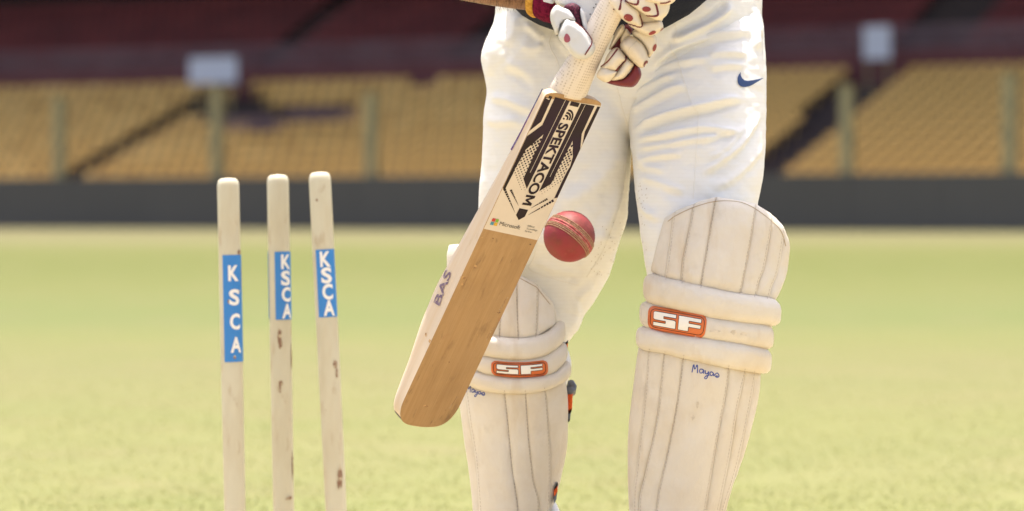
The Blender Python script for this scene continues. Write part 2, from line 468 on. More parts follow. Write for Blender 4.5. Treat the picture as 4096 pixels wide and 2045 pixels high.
# short turf behind the wicket
def turf():
    n = 150000
    Y = 6.7 + (rng.random(n) ** 1.7) * 13
    X = (rng.random(n) - .5) * (Y * .75)
    keep = np.array([noise.noise(Vector((x * 2.2, y * 2.2, 0))) + .5 * noise.noise(Vector((x * 9, y * 9, 3))) for x, y in zip(X, Y)])
    ok = (keep > -.55 + .3 * rng.random(n)) & (rng.random(n) < np.clip((19.5 - Y) / 9, 0, 1))
    X, Y = X[ok], Y[ok]; n = len(X)
    H = .003 + .004 * rng.random(n); A = rng.random(n) * 6.283; W = .0018 + .0016 * rng.random(n)
    lx, ly = (rng.random(n) - .5) * .018, (rng.random(n) - .5) * .018
    vs = np.empty((n * 3, 3))
    vs[0::3] = np.stack([X - np.cos(A) * W, Y - np.sin(A) * W, np.full(n, .0)], 1)
    vs[1::3] = np.stack([X + np.cos(A) * W, Y + np.sin(A) * W, np.full(n, .0)], 1)
    vs[2::3] = np.stack([X + lx, Y + ly, H], 1)
    me = bpy.data.meshes.new('turf'); me.vertices.add(n * 3); me.vertices.foreach_set('co', vs.ravel())
    me.loops.add(n * 3); me.loops.foreach_set('vertex_index', np.arange(n * 3, dtype=np.int32))
    me.polygons.add(n); me.polygons.foreach_set('loop_start', np.arange(0, n * 3, 3, dtype=np.int32)); me.polygons.foreach_set('loop_total', np.full(n, 3, dtype=np.int32))
    me.update(); me.validate()
    m = mat('grass_blades', (.27, .275, .10), [dict(col=(.225, .26, .08), scale=3, lo=.42, hi=.65, amt=.5), dict(col=(.31, .28, .135), scale=23, lo=.48, hi=.65, amt=.6)], .7, trans=.5)
    me.materials.append(m)
    o = bpy.data.objects.new('turf', me); COL.objects.link(o)
    tag(o, 'short dry green turf across the field behind the stumps', 'grass', kind='stuff')
turf()

# ------------------------------------------------------------------ the stand
TH = math.radians(30)
ST, SN = Vector((math.cos(TH), -math.sin(TH), 0)), Vector((math.sin(TH), math.cos(TH), 0))
O0 = Vector((0, 110, 0))
RS = Matrix((ST, SN, (0, 0, 1))).transposed()
def S(a, b, z): return O0 + ST * a + SN * b + Vector((0, 0, z))
def z_at(px, py, b):
    k = (px - CX) / F
    Y = (b + 110 * math.cos(TH)) / (k * math.sin(TH) + math.cos(TH))
    return CAMH + (HY - py) / F * Y
A0, A1 = -95, 95
wl = empty('boundary_wall', S(0, 0, 0), RS)
tag(wl, 'dark grey boundary wall between the field and the yellow seats', 'wall')
w0 = -96.0
while w0 < 96:
    v, f = box(S(w0 + 2.99 / 2, .06, .89), (2.985, .12, 1.78), RS)
    obj('panel', v, f, MT['wall'], wl, smooth=False); w0 += 3.0

def a_at(px, b):
    k = (px - CX) / F
    Y = (b + 110 * math.cos(TH)) / (k * math.sin(TH) + math.cos(TH))
    return (Vector((k * Y, Y, 0)) - O0).dot(ST)
NROW, TR, RI = 12, .98, .355
stand = empty('stadium_stand', S(0, 1, 0), RS)
tag(stand, 'terraced stadium stand with aisles behind the grey wall', 'stand')
for i in range(NROW):
    b = 1.2 + TR * i; z = 1.02 + RI * i
    v, f = box(S(0, b + TR / 2, z / 2), (194, TR - .002, z), RS)
    obj('step', v, f, MT['concrete'], stand, smooth=False)
BT = 1.2 + TR * NROW; ZT = 1.02 + RI * NROW
v, f = box(S(0, BT + .15, (ZT + .95) / 2), (194, .2, ZT + .95), RS)
obj('parapet', v, f, MT['dkred'], stand, smooth=False)
NRED = 8
for i in range(NRED):
    b = BT + .6 + .8 * i; z = ZT + .7 + .40 * i
    v, f = box(S(0, b + .4, z / 2), (194, .798, z), RS)
    obj('step', v, f, MT['concrete'], stand, smooth=False)
v, f = box(S(0, BT + .6 + .8 * NRED + .3, 10.6), (194, .3, 21.2), RS)
obj('back_wall', v, f, MT['dark'], stand, smooth=False)
v, f = box(S(0, 13.5, 21.5), (200, 25, .35), RS)
obj('roof', v, f, MT['roof'], stand, smooth=False)
for s in (-98, 96):
    v, f = box(S(s + 1, 12.2, 10.5), (.3, 24, 21), RS)
    obj('end_wall', v, f, MT['dark'], stand, smooth=False)

# guard rail above the parapet
rail = empty('guard_rail', S(0, BT, ZT + .95), RS)
tag(rail, 'mauve steel guard rail along the top of the yellow seats', 'railing')
for z in (.0, .72):
    v, f = tube([S(-96, BT + .15, ZT + 1.0 + z), S(96, BT + .15, ZT + 1.0 + z)], .045, 8)
    obj('rail', v, f, MT['mauve'], rail)
bars = []
x = -95.9
while x < 96:
    bars.append(box(S(x, BT + .15, ZT + 1.36), (.06, .03, .70), RS)); x += .15
v, f = join(bars)
o = obj('balusters', v, f, MT['mauve'], rail, smooth=False); o['kind'] = 'stuff'

# seats
def seat_mesh(name, m):
    w = .225
    prof = [(-.22, .41), (-.20, .445), (.0, .42), (.14, .43), (.19, .49), (.225, .69), (.205, .71), (.165, .50), (.12, .46), (.0, .455), (-.2, .475)]
    vs, fs = [], []
    n = len(prof)
    for k, (s, lip) in enumerate(((-1, .02), (-.8, 0), (.8, 0), (1, .02))):
        for (y, z) in prof: vs.append((s * w, y - lip * (z > .48), z + lip * (z <= .48)))
    for k in range(3):
        for i in range(n):
            j = (i + 1) % n
            fs.append((k * n + i, k * n + j, (k + 1) * n + j, (k + 1) * n + i))
    fs += [tuple(range(n - 1, -1, -1)), tuple(3 * n + i for i in range(n))]
    fs = fs
    # bracket
    b = len(vs)
    v, f = box((0, .05, .21), (.05, .06, .41)); vs += [tuple(q) for q in v]; fs += [tuple(i + b for i in q) for q in f]
    me = bpy.data.meshes.new(name); me.from_pydata(vs, [], fs); me.materials.append(m); me.update()
    return me
SEAT = seat_mesh('seat', MT['seat'])
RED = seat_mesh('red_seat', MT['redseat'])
aisles = [(520, 545, 1.15, 0), (1680, 310, 1.2, 11), (3330, 445, 1.7, 0), (3480, 330, 2.2, 7)]      # photograph point on each stair, width
AIS = []
for (px, py, w, i0) in aisles:
    best = min(range(NROW), key=lambda i: abs(z_at(px, py, 1.6 + TR * i) - (1.5 + RI * i)))
    AIS.append((a_at(px, 1.6 + TR * best), w, i0))
HOLES = [[(700, 480), (880, 425), (960, 350), (1040, 350), (1070, 425), (1420, 415), (1430, 465), (1230, 510), (1000, 525), (820, 490)]]   # stair mouth
spots = []
for i in range(NROW):
    b = 1.2 + TR * i + .45; z = 1.02 + RI * i
    a = A0 + .2
    while a < A1:
        if not any(abs(a - q) < w / 2 and i >= i0 for q, w, i0 in AIS):
            p = S(a, b, z + .45); x, y = pix(p)
            if not any(inside((x, y), h) for h in HOLES):
                seen = -60 < x < 4150 and not (1985 < x < 3010)
                spots.append((p.y if seen else p.y + 1000, a, b, z))
        a += .56
spots.sort()
Rz = RS.to_4x4()
for k, (d, a, b, z) in enumerate(spots[:300]):
    o = bpy.data.objects.new('yellow_seat', SEAT); COL.objects.link(o)
    o.matrix_world = Matrix.Translation(S(a, b, z)) @ Rz
    tag(o, 'yellow plastic seat in the rows above the grey wall', 'seat', 'yellow seats in the lower tier')
def seat_block(name, me, lst, label, cat):
    base_v = np.array([v.co for v in me.vertices]); base_f = [tuple(p.vertices) for p in me.polygons]
    R = np.array(RS); vs, fs = [], []
    for k, (a, b, z) in enumerate(lst):
        vs.append(base_v @ R.T + np.array(S(a, b, z))); n = k * len(base_v)
        fs += [tuple(i + n for i in f) for f in base_f]
    V = np.concatenate(vs); m2 = bpy.data.meshes.new(name); m2.from_pydata(V.tolist(), [], fs); m2.materials.append(me.materials[0]); m2.update()
    o = bpy.data.objects.new(name, m2); COL.objects.link(o); tag(o, label, cat, kind='stuff')
seat_block('yellow_seats', SEAT, [s[1:] for s in spots[300:]], 'mass of blurred yellow seats farther up and along the stand', 'seats')
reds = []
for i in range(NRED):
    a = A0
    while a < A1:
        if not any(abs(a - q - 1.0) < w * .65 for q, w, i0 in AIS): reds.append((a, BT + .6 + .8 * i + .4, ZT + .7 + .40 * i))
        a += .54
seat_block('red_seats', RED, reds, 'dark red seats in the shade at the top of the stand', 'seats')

# fence posts on the wall, boards, stair-mouth barriers
for (px, ptop, lab) in ((240, 395, 'green fence post on the wall, leftmost in the photo'), (868, 350, 'green fence post below the white board, left of the stumps'), (1487, 375, 'green fence post on the wall, right of the stumps'),
                        (3388, 345, 'green fence post on the wall just right of the batsman'), (4040, 300, 'green fence post on the wall, rightmost in the photo')):
    a = a_at(px, .35); zt = z_at(px, ptop, .35)
    fp = empty('fence_post', S(a, .35, 0), RS); tag(fp, lab, 'post', 'fence posts along the boundary wall')
    v, f = box(S(a, .35, zt / 2), (.36, .30, zt), RS); obj('shaft', v, f, MT['post'], fp, smooth=False)
    v, f = box(S(a, .35, zt + .03), (.36, .36, .06), RS); obj('cap', v, f, MT['post'], fp, smooth=False)
    v, f = box(S(a, .35, .05), (.44, .44, .1), RS); obj('base_plate', v, f, MT['post'], fp, smooth=False)
for (x0, x1, y0, y1, b, lab) in ((758, 948, 232, 335, 10.2, 'white board in the stand above the stumps'), (3455, 3562, 105, 238, 11.4, 'small white board high in the stand right of the batsman')):
    a = (a_at(x0, b) + a_at(x1, b)) / 2; w = a_at(x1, b) - a_at(x0, b); z0, z1 = z_at(x0, y1, b), z_at(x0, y0, b)
    zb = 1.02 + RI * int((b - 1.2) / TR)
    sb = empty('notice_board', S(a, b, zb), RS); tag(sb, lab, 'board')
    v, f = box(S(a, b, (z0 + z1) / 2), (w, .05, z1 - z0), RS); obj('panel', v, f, MT['board'], sb, smooth=False)
    for s in (-.35, .35):
        v, f = box(S(a + s * w, b + .06, (zb + z1) / 2), (.07, .06, z1 - zb), RS); obj('leg', v, f, MT['post'], sb, smooth=False)
for (x0, x1, py, b, hgt, lab) in ((860, 1130, 520, 5.9, .5, 'mauve barrier beside the stair opening in the yellow seats'), (1150, 1420, 475, 6.3, .45, 'mauve barrier right of the stair opening in the yellow seats')):
    a = (a_at(x0, b) + a_at(x1, b)) / 2; w = a_at(x1, b) - a_at(x0, b); z0 = z_at((x0 + x1) / 2, py + 12, b)
    bb = empty('stair_barrier', S(a, b, z0), RS); tag(bb, lab, 'barrier')
    for k in range(9):
        v, f = box(S(a + (k / 8 - .5) * w, b, z0 + hgt / 2), (.06, .06, hgt), RS); obj('baluster', v, f, MT['mauve'], bb, smooth=False)
    for z in (.25, hgt):
        v, f = tube([S(a - w / 2, b, z0 + z), S(a + w / 2, b, z0 + z)], .05, 8); obj('rail', v, f, MT['mauve'], bb)

# ------------------------------------------------------------------ stumps
def stump(top, bot, d, lab, stickers, letters, chips):
    """top, bot: photograph centre points of the axis; d: distance"""
    T = P(top[0], top[1], d); B = P(bot[0], bot[1], d)
    ax = (T - B).normalized(); base = B - ax * ((B.z + .12) / ax.z)     # into the ground
    ground = B - ax * (B.z / ax.z)
    toC = (CAMV - T); toC = (toC - ax * toC.dot(ax)).normalized(); side = ax.cross(toC)   # to the right seen from the lens
    if side.x < 0: side = -side
    R = .0185
    root = empty('stump', ground); tag(root, lab, 'stump', 'wicket stumps')
    Lh = (T - base).length
    prof = [(0, .002), (.10, R * .9), (.3, R * .97), (Lh - .25, R), (Lh - .016, R), (Lh - .009, R * .97), (Lh - .004, R * .86), (Lh - .0012, R * .66), (Lh - .0006, R * .35), (Lh, .0005)]
    n = 40; vs, fs = [], []
    zs = []
    for (l, r), (l2, r2) in zip(prof[:-1], prof[1:]):
        m = max(1, int((l2 - l) / .04))
        for q in range(m): zs.append((l + (l2 - l) * q / m, r + (r2 - r) * q / m))
    zs.append(prof[-1])
    for l, r in zs:
        for k in range(n):
            a = 2 * math.pi * k / n; u = toC * math.cos(a) + side * math.sin(a)
            p = base + ax * l + u * r
            q = 1 + .006 * noise.noise(p * 60)
            vs.append(base + ax * l + u * r * q)
    for i in range(len(zs) - 1):
        for k in range(n):
            fs.append((i * n + k, i * n + (k + 1) % n, (i + 1) * n + (k + 1) % n, (i + 1) * n + k))
    sh = fix_normals(obj('shaft', vs, fs, MT['stump'], root))
    def onc(phi, py, off):
        t = (py - top[1]) / (bot[1] - top[1]); c = T + (B - T) * t
        return c + (toC * math.cos(phi) + side * math.sin(phi)) * (R * 1.004 + off)
    R1 = math.radians
    for si, (p0, p1, y0, y1) in enumerate(stickers):
        vs, fs = [], []; m = 18
        for y in np.linspace(y0, y1, 6):
            for k in range(m + 1): vs.append(onc(R1(p0 + (p1 - p0) * k / m), y, .0006))
        for i in range(5):
            for k in range(m): fs.append((i * (m + 1) + k, (i + 1) * (m + 1) + k, (i + 1) * (m + 1) + k + 1, i * (m + 1) + k + 1))
        st = obj('sticker', vs, fs, MT['blue'], root)
        if si == 0:
            for ch, yc, hh, phi, wd in letters:
                v, f = text_geo(ch, .035, 4)
                W = []
                for q in v:
                    W.append(onc(R1(phi) + (q[0] - .5) * wd, yc + hh / 2 - q[1] * hh, .0011))
                obj('letter', W, f, MT['stwhite'], st, smooth=False)
    for (phi, y, wdeg, hh) in chips:
        vs, fs = [], []
        for k in range(14):
            a = 2 * math.pi * k / 14; rr = .7 + .5 * random.random()
            vs.append(onc(R1(phi + wdeg * .5 * math.cos(a) * rr), y + hh * .5 * math.sin(a) * rr, .0006))
        vs.append(onc(R1(phi), y, .0008))
        for k in range(14): fs.append((k, (k + 1) % 14, 14))
        obj('chipped_patch', vs, fs, MT['brown'], root)
    return root
stump((912, 712), (940, 2045), 5.64, 'left stump with a tall blue lettered sticker', [(-39, 96, 1020, 1447)],
      [('K', 1092, 59, 18, .95), ('S', 1188, 59, 20, .95), ('C', 1285, 59, 22, .95), ('A', 1378, 58, 24, 1.0)], [(60, 1010, 40, 26), (86, 1110, 20, 120), (45, 1166, 22, 14), (-8, 1205, 16, 16), (15, 1428, 16, 14)])
stump((1111, 698), (1135, 2045), 5.72, 'middle stump with dark scars below its blue sticker', [(-24, 92, 1007, 1278), (-100, -72, 1005, 1275)],
      [('K', 1047, 54, 36, .95), ('S', 1112, 54, 34, .95), ('C', 1177, 54, 36, .95), ('A', 1243, 54, 38, 1.0)],
      [(-6, 1345, 22, 88), (2, 1375, 12, 30), (68, 1430, 14, 110), (-2, 1530, 22, 26), (-8, 1555, 12, 40), (60, 1860, 14, 110), (30, 1990, 40, 16)])
stump((1278, 688), (1345, 2045), 5.66, 'right stump leaning slightly left, nearest the bat', [(-43, 70, 998, 1268)],
      [('K', 1036, 58, 8, .95), ('S', 1101, 58, 10, .95), ('C', 1166, 58, 12, .95), ('A', 1231, 58, 15, 1.0)], [(35, 1455, 28, 34), (40, 1490, 14, 40), (30, 1905, 26, 90), (18, 1935, 14, 40), (-20, 800, 12, 12)])

# ------------------------------------------------------------------ cricket bat
BTp = Vector((.0881, 4.8201, .8109))
BW = Vector((.7538, .6483, -.1068)).normalized()
BL = Vector((-.3998, .3236, -.8576)); BL = (BL - BW * BL.dot(BW)).normalized()
BB = BW.cross(BL).normalized()                       # towards the back of the blade
LEN = .556
bat = empty('cricket_bat', BTp + BL * LEN, Matrix((BW, BB, -BL)).transposed())
tag(bat, 'wooden cricket bat with dark lettered sticker, held toe down', 'cricket bat')
def bl(w, b, l): return BTp + BW * w + BB * b + BL * l
def interp(x, tab): return float(np.interp(x, [t[0] for t in tab], [t[1] for t in tab]))
def bw(l):
    if l < 0: return interp(l, [(-.0075, .034), (-.0065, .044), (-.005, .0495), (-.003, .0525), (0, .054)])
    if l > .512: return .054 * max(0.0, 1 - ((l - .512) / (LEN - .512)) ** 2.2) ** (1 / 3.6)
    return .054
EDG = [(-.034, .012), (-.02, .011), (0, .011), (.07, .0145), (.15, .022), (.25, .032), (.34, .040), (.40, .037), (.46, .027), (.52, .021), (LEN, .019)]
SPI = [(-.034, .034), (0, .036), (.2, .052), (.36, .062), (.46, .045), (LEN, .022)]
ls = list(np.linspace(-.0075, 0, 8)) + list(np.linspace(.015, .512, 40)) + list(.512 + (LEN - .512) * np.array([.15, .3, .45, .58, .7, .8, .88, .94, .975, .993, 1.0]))
vs, fs, fm = [], [], []
nf = 9
for l in ls:                                           # face sheet
    for k in range(nf):
        t = k / (nf - 1) * 2 - 1; vs.append(bl(bw(l) * t, .0015 * t * t, l))
for i in range(len(ls) - 1):
    for k in range(nf - 1):
        fs.append((i * nf + k, i * nf + k + 1, (i + 1) * nf + k + 1, (i + 1) * nf + k)); fm.append(0)
b0 = len(vs); sec = 15
for l in ls:                                           # edges and back
    w, e, s = bw(l), interp(l, EDG), interp(l, SPI); rr = min(1, w / .03)
    row = [(-w, .0015)] + [(-w * (1 - .015 * (1 - abs(2 * q - 1))), .0015 + (e - .0015) * q) for q in (.3, .6, .85)]
    for q in np.linspace(0, 1, 7)[0:]:
        x = -w * .985 + 2 * w * .985 * q; row.append((x, e + (s - e) * rr * (1 - abs(2 * q - 1)) ** .8 + .002))
    row += [(w * (1 - .015 * (1 - abs(2 * q - 1))), .0015 + (e - .0015) * q) for q in (.85, .6, .3)] + [(w, .0015)]
    assert len(row) == sec
    for x, y in row: vs.append(bl(x, y, l))
for i in range(len(ls) - 1):
    for k in range(sec - 1):
        a = b0 + i * sec + k
        fs.append((a, a + sec, a + sec + 1, a + 1)); fm.append(1 if ls[i] < .540 else 2)
a = b0; fs.append(tuple(b0 + k for k in range(sec))); fm.append(1)
blade = obj('blade', vs, fs, None, bat, mats=[MT['willow'], MT['willowe'], MT['toe']], fmat=fm)
BV = bvh_of(blade)
# handle under a rubber grip
def ring_loft(rows, n=28, cap=True):
    vs, fs = [], []
    for (c, u, v, ru, rv) in rows:
        for k in range(n):
            q = 2 * math.pi * k / n; vs.append(c + u * ru * math.cos(q) + v * rv * math.sin(q))
    m = len(rows)
    for i in range(m - 1):
        for k in range(n):
            fs.append((i * n + k, i * n + (k + 1) % n, (i + 1) * n + (k + 1) % n, (i + 1) * n + k))
    if cap: fs += [tuple(range(n - 1, -1, -1)), tuple((m - 1) * n + k for k in range(n))]
    return vs, fs
HR = [(-.001, .0330, .0188), (-.014, .0325, .0195), (-.030, .029, .0200), (-.045, .0262, .0202), (-.065, .0232, .0205), (-.09, .0208, .0203), (-.13, .0196, .0196), (-.2, .0192, .0192), (-.28, .0190, .0190), (-.296, .0200, .0200), (-.303, .0185, .0185), (-.305, .01, .01)]
rows = []
hl = np.linspace(-.305, -.0035, 60)
for l in hl[::-1]:
    ru = interp(l, sorted([(a, b) for a, b, c in HR])); rv = interp(l, sorted([(a, c) for a, b, c in HR]))
    tw = 0
    shift = interp(l, [(-.3, .012), (-.16, .006), (-.06, 0), (0, -.004)])
    rows.append((bl(shift, .0165, l), BW + BL * (.30 * tw), BB, ru, rv))
grip = fix_normals(obj('grip', *ring_loft(rows, 32), MT['grip'], bat))
# stickers
def Z1(x, y): return (2000 + x / 3.2156, 340 + y / 3.2156)
def Z2(x, y): return (1880 + x / 3.5725, 640 + y / 3.5725)
def faceq(px, py):
    d = P(px, py, 1) - CAMV; n = BB; t = (BTp - CAMV).dot(n) / d.dot(n); p = CAMV + d * t - BTp
    return p.dot(BW), p.dot(BL)
def facepx(w, l): x, y = pix(np.array(bl(w, .0015 * (w / .054) ** 2, l))); return float(x), float(y)
lb0 = faceq(*Z2(165, 985))[1]; lb1 = faceq(*Z2(940, 1150))[1]
sp = [facepx(-.0532, .003), facepx(.0532, .000), facepx(.0532, lb1), facepx(-.0532, lb0)]
base = decal('sticker', [sp], BV, MT['sticker'], bat, off=.0003, grid=30, dense=20)
def EL(q): return facepx(-.0531, faceq(*q)[1])
def ER(q): return facepx(.0531, faceq(*q)[1])
ink = [
    [EL(Z1(622, 132)), Z1(672, 150), Z1(527, 472), EL(Z1(375, 596))],
    [Z1(708, 155), Z1(895, 205), Z2(808, 412), Z2(760, 265)] + [Z1(*q) for q in ((390, 1000), (440, 880), (485, 800), (530, 705), (555, 635), (505, 680), (430, 745), (330, 830), (265, 950), (190, 1080), (165, 1140))] + [Z2(505, 405), Z2(485, 420), EL(Z2(470, 405)), EL(Z1(75, 1286)), EL(Z1(350, 665)), Z1(540, 515)],
    [Z1(1042, 235), Z1(1215, 268), Z1(1050, 625), ER(Z1(1043, 835)), ER(Z1(945, 1040)), ER(Z1(832, 1270)), ER(Z2(1245, 545)), Z2(1200, 545), Z2(1300, 330), Z2(1385, 160)] + [Z1(*q) for q in ((900, 1046), (935, 920), (930, 860), (935, 790), (930, 715), (905, 770), (870, 830), (820, 930), (760, 1050), (690, 1200))] + [Z2(1215, 240), Z2(1150, 345), Z2(985, 445)],
    [Z1(1250, 275), ER(Z1(1290, 286)), ER(Z1(1185, 500)), ER(Z1(1080, 780)), Z1(1088, 600)],
    [Z1(*q) for q in ((915, 208), (1025, 235), (1000, 285), (890, 262))],
    [Z2(*q) for q in ((705, 687), (828, 712), (780, 810), (692, 857), (655, 785))],
]
decal('dark_panel', ink, BV, MT['ink'], base, off=.0006, grid=30, dense=20)
# fading diamond lattice
PL = [Z1(*q) for q in ((545, 650), (430, 760), (330, 840), (270, 950), (195, 1080), (168, 1145))] + [Z2(*q) for q in ((612, 200), (670, 340), (768, 485), (812, 430), (765, 285))] + [Z1(*q) for q in ((385, 1005), (436, 885), (480, 805), (525, 710))]
PR = [Z1(*q) for q in ((928, 730), (905, 780), (870, 840), (820, 940), (760, 1060), (690, 1210))] + [Z2(*q) for q in ((1210, 250), (1140, 350), (985, 455), (960, 515), (1150, 435), (1300, 340), (1385, 170))] + [Z1(*q) for q in ((896, 1046), (930, 920), (930, 790))]
dia = []
for poly in (PL, PR):
    fq = [faceq(*q) for q in poly]
    l0, l1 = min(q[1] for q in fq), max(q[1] for q in fq)
    sw, sl = .0068, .0068
    for i in range(-14, 15):
        for j in range(80):
            w = (i + .5 * (j % 2)) * sw; l = l0 + j * sl / 2
            if not inside((w, l), fq): continue
            t = (l - l0) / (l1 - l0); s = .5 * sw * (.80 - .62 * t)
            dia.append([facepx(w - s, l), facepx(w, l - s), facepx(w + s, l), facepx(w, l + s)])
decal('lattice_print', dia, BV, MT['ink'], base, off=.0006, grid=None, dense=None)['kind'] = 'stuff'
stroke('thin_line', [[Z1(840, 192), Z1(385, 1125)], [Z1(1095, 252), Z1(640, 1180)]], BV, MT['sticker'], base, w=.0013, off=.0010, step=30)
def taper(a, b, w0, segs):
    a, b = np.array(a), np.array(b); d = (b - a); n = np.array((-d[1], d[0])) / np.linalg.norm(d); out = []
    for t0, t1 in segs:
        p, q = a + d * t0, a + d * t1; u0, u1 = w0 * (1 - t0), w0 * (1 - t1) + .3
        out.append([tuple(p + n * u0), tuple(q + n * u1), tuple(q - n * u1), tuple(p - n * u0)])
    return out
sg = [(.12, .19), (.21, .28), (.30, .37), (.39, .46), (.48, .56), (.59, 1.0)]
bits = taper(Z2(486, 405), Z2(640, 750), 5.5, [(0, .1)] + sg) + taper(Z2(580, 425), Z2(690, 650), 4.5, [(0, .1)] + sg) + taper(Z2(1240, 548), Z2(830, 785), 5.5, [(0, .12)] + sg) + taper(Z2(1135, 538), Z2(870, 685), 4.5, sg)
decal('stripe_print', bits, BV, MT['ink'], base, off=.0006, grid=None, dense=None)
stroke('emblem', [smoothline([Z1(*q) for q in ((872, 325), (905, 333), (928, 362), (932, 405), (915, 455))], 16), smoothline([Z1(*q) for q in ((850, 357), (880, 365), (900, 390), (900, 425), (884, 452))], 14), smoothline([Z1(*q) for q in ((833, 392), (858, 398), (870, 418), (858, 450))], 12)], BV, MT['ink'], base, w=.0031, off=.0010, step=3)
decal('emblem_dot', [[(Z1(817, 432)[0] + 4 * math.cos(a), Z1(817, 432)[1] + 4 * math.sin(a)) for a in np.linspace(0, 6.28, 12, endpoint=False)]], BV, MT['ink'], base, off=.0007, grid=None, dense=None)
# main lettering, reading down the blade
wA, lA = faceq(*Z1(760, 500)); wB, lB = faceq(*Z1(880, 530))
v, f = text_geo('SPEKTACO', .03, 4)
lS = faceq(*Z1(825, 492))[1]; lE = faceq(*Z2(805, 645))[1]
w0_, w1_ = faceq(*Z1(585, 880))[0], faceq(*Z1(738, 818))[0]
lM0, lM1 = faceq(*Z2(860, 503))[1], lE
lE = faceq(*Z2(878, 488))[1]
MP = [(0, 0), (0, 1), (.24, 1), (.5, .45), (.76, 1), (1, 1), (1, 0), (.79, 0), (.79, .62), (.57, .16), (.43, .16), (.21, .62), (.21, 0)]
pm, tm, _n = fill(MP, None); nb = len(v)
pts3 = [(w0_ + (w1_ - w0_) * q[1], lS + (lE - lS) * q[0]) for q in v] + [(w0_ + (w1_ - w0_) * q[1], lM0 + (lM1 - lM0) * q[0]) for q in pm]
obj('lettering', [BTp + BW * w + BL * l - BB * .0009 for w, l in pts3], f + [tuple(i + nb for i in t) for t in tm], MT['ink'], base, smooth=False)
def zs2(a, b): return ((b[0] - a[0]) / 3.5725, (b[1] - a[1]) / 3.5725)
greyink = mat('grey_print', (.05, .046, .04), [], .5)
text_decal('company_lettering', [('Microsoft', Z2(412, 929), zs2((412, 929), (704, 990)), zs2((412, 929), (434, 876)))], BV, greyink, base, bold=.0, off=.0009)
text_decal('small_lettering', [('Official', Z2(815, 950), zs2((815, 950), (912, 968)), zs2((0, 0), (9, -24))), ('Technology', Z2(798, 989), zs2((798, 989), (953, 1015)), zs2((0, 0), (9, -24))), ('Partner', Z2(779, 1026), zs2((779, 1026), (880, 1041)), zs2((0, 0), (9, -24)))], BV, greyink, base, off=.0009)
for nm, c, q in (('red_square', (.52, .045, .03), ((323, 828), (367, 838), (350, 882), (303, 872))), ('green_square', (.22, .40, .04), ((373, 840), (413, 848), (397, 893), (357, 884))), ('yellow_square', (.62, .36, .03), ((350, 890), (395, 898), (377, 943), (331, 932))), ('blue_square', (.06, .25, .33), ((300, 880), (343, 888), (325, 931), (280, 922)))):
    decal(nm, [[Z2(*z) for z in q]], BV, mat(nm + '_print', c, [], .5), base, off=.0008, grid=None, dense=None)
# edge tape, stamp, cracks and dents
def Z3(x, y): return (1540 + x / 1.429, 850 + y / 1.429)
edgeL = lambda q, l: bl(-.0535, .0015 + (interp(l, EDG)) * q, l)
vs, fs = [], []
for l in np.linspace(-.006, .098, 30):
    vs += [edgeL(.86, l) - BW * .0008, edgeL(1.04, l) - BW * .0010]
for i in range(29): fs.append((2 * i, 2 * i + 2, 2 * i + 3, 2 * i + 1))
obj('edge_tape', vs, fs, MT['purple'], bat)
text_decal('stamp', [('BAS', Z3(312, 536), (70 / 1.429, -190 / 1.429), (-33 / 1.429, -22 / 1.429))], BV, MT['ghost'], bat, bold=.02, off=.0008)
crk = [[Z3(706, 485), Z3(688, 498), Z3(680, 520), Z3(655, 555), Z3(648, 580)], [Z3(630, 655), Z3(612, 672), Z3(592, 700), Z3(580, 730)], [Z3(440, 1080), Z3(420, 1130), Z3(405, 1160)]]
for q in crk: stroke('crack', [q], BV, MT['brown'], bat, w=.0007, off=.0004, step=4)
sc = []
for (x, y, w, h) in ((553, 142, 7, 4), (447, 372, 18, 10), (440, 408, 9, 9), (515, 308, 10, 12), (258, 738, 8, 14), (830, 182, 7, 5), (650, 572, 9, 7), (345, 1130, 5, 4), (230, 1105, 16, 8), (616, 148, 6, 4), (525, 700, 5, 4), (366, 855, 4, 4), (235, 700, 5, 12)):
    c = Z3(x, y); sc.append([(c[0] + w / 1.43 * math.cos(a) * (.6 + .6 * random.random()), c[1] + h / 1.43 * math.sin(a) * (.6 + .6 * random.random())) for a in np.linspace(0, 6.28, 11, endpoint=False)])
scm = mat('ball_mark', (.30, .165, .07), [dict(col=(.16, .085, .05), scale=160, lo=.45, hi=.6), dict(col=(.5, .30, .125), scale=110, lo=.5, hi=.56)], .6)
for q in sc: decal('ball_mark', [q], BV, scm, bat, off=.0004, grid=None, dense=None)

# ------------------------------------------------------------------ ball
bc = P(2277, 946, 4.735); RB = .0362
ballr = empty('cricket_ball', bc); tag(ballr, 'worn red leather ball in the air beside the bat', 'ball')
bm = bmesh.new(); bmesh.ops.create_icosphere(bm, subdivisions=5, radius=RB)
# seam circle: normal chosen so that the seam crosses the upper right as in the photograph
sn = Vector((.58, .31, .75)).normalized()
seam_off = .006
vs = [bc + v.co * (1 + .004 * noise.noise(v.co * 90)) for v in bm.verts]; fs = [tuple(q.index for q in p.verts) for p in bm.faces]; bm.free()
obj('leather', vs, fs, MT['ball'], ballr)
su = sn.orthogonal().normalized(); sv = sn.cross(su)
def lat(phi, h, r): return bc + sn * h + (su * math.cos(phi) + sv * math.sin(phi)) * math.sqrt(max(1e-9, r * r - h * h))
def seam_ring(h, rad, r):
    n = 120; vs, fs = [], []
    for k in range(n):
        a = 2 * math.pi * k / n
        for j in range(6):
            q = 2 * math.pi * j / 6; vs.append(lat(a, h + rad * math.sin(q), r + rad * math.cos(q)))
    for k in range(n):
        for j in range(6): fs.append((k * 6 + j, k * 6 + (j + 1) % 6, ((k + 1) % n) * 6 + (j + 1) % 6, ((k + 1) % n) * 6 + j))
    return vs, fs
fix_normals(obj('seam_ridge', *join([seam_ring(h, .0013, RB + .0001) for h in (-.0019, .0019)]), MT['seamline'], ballr))
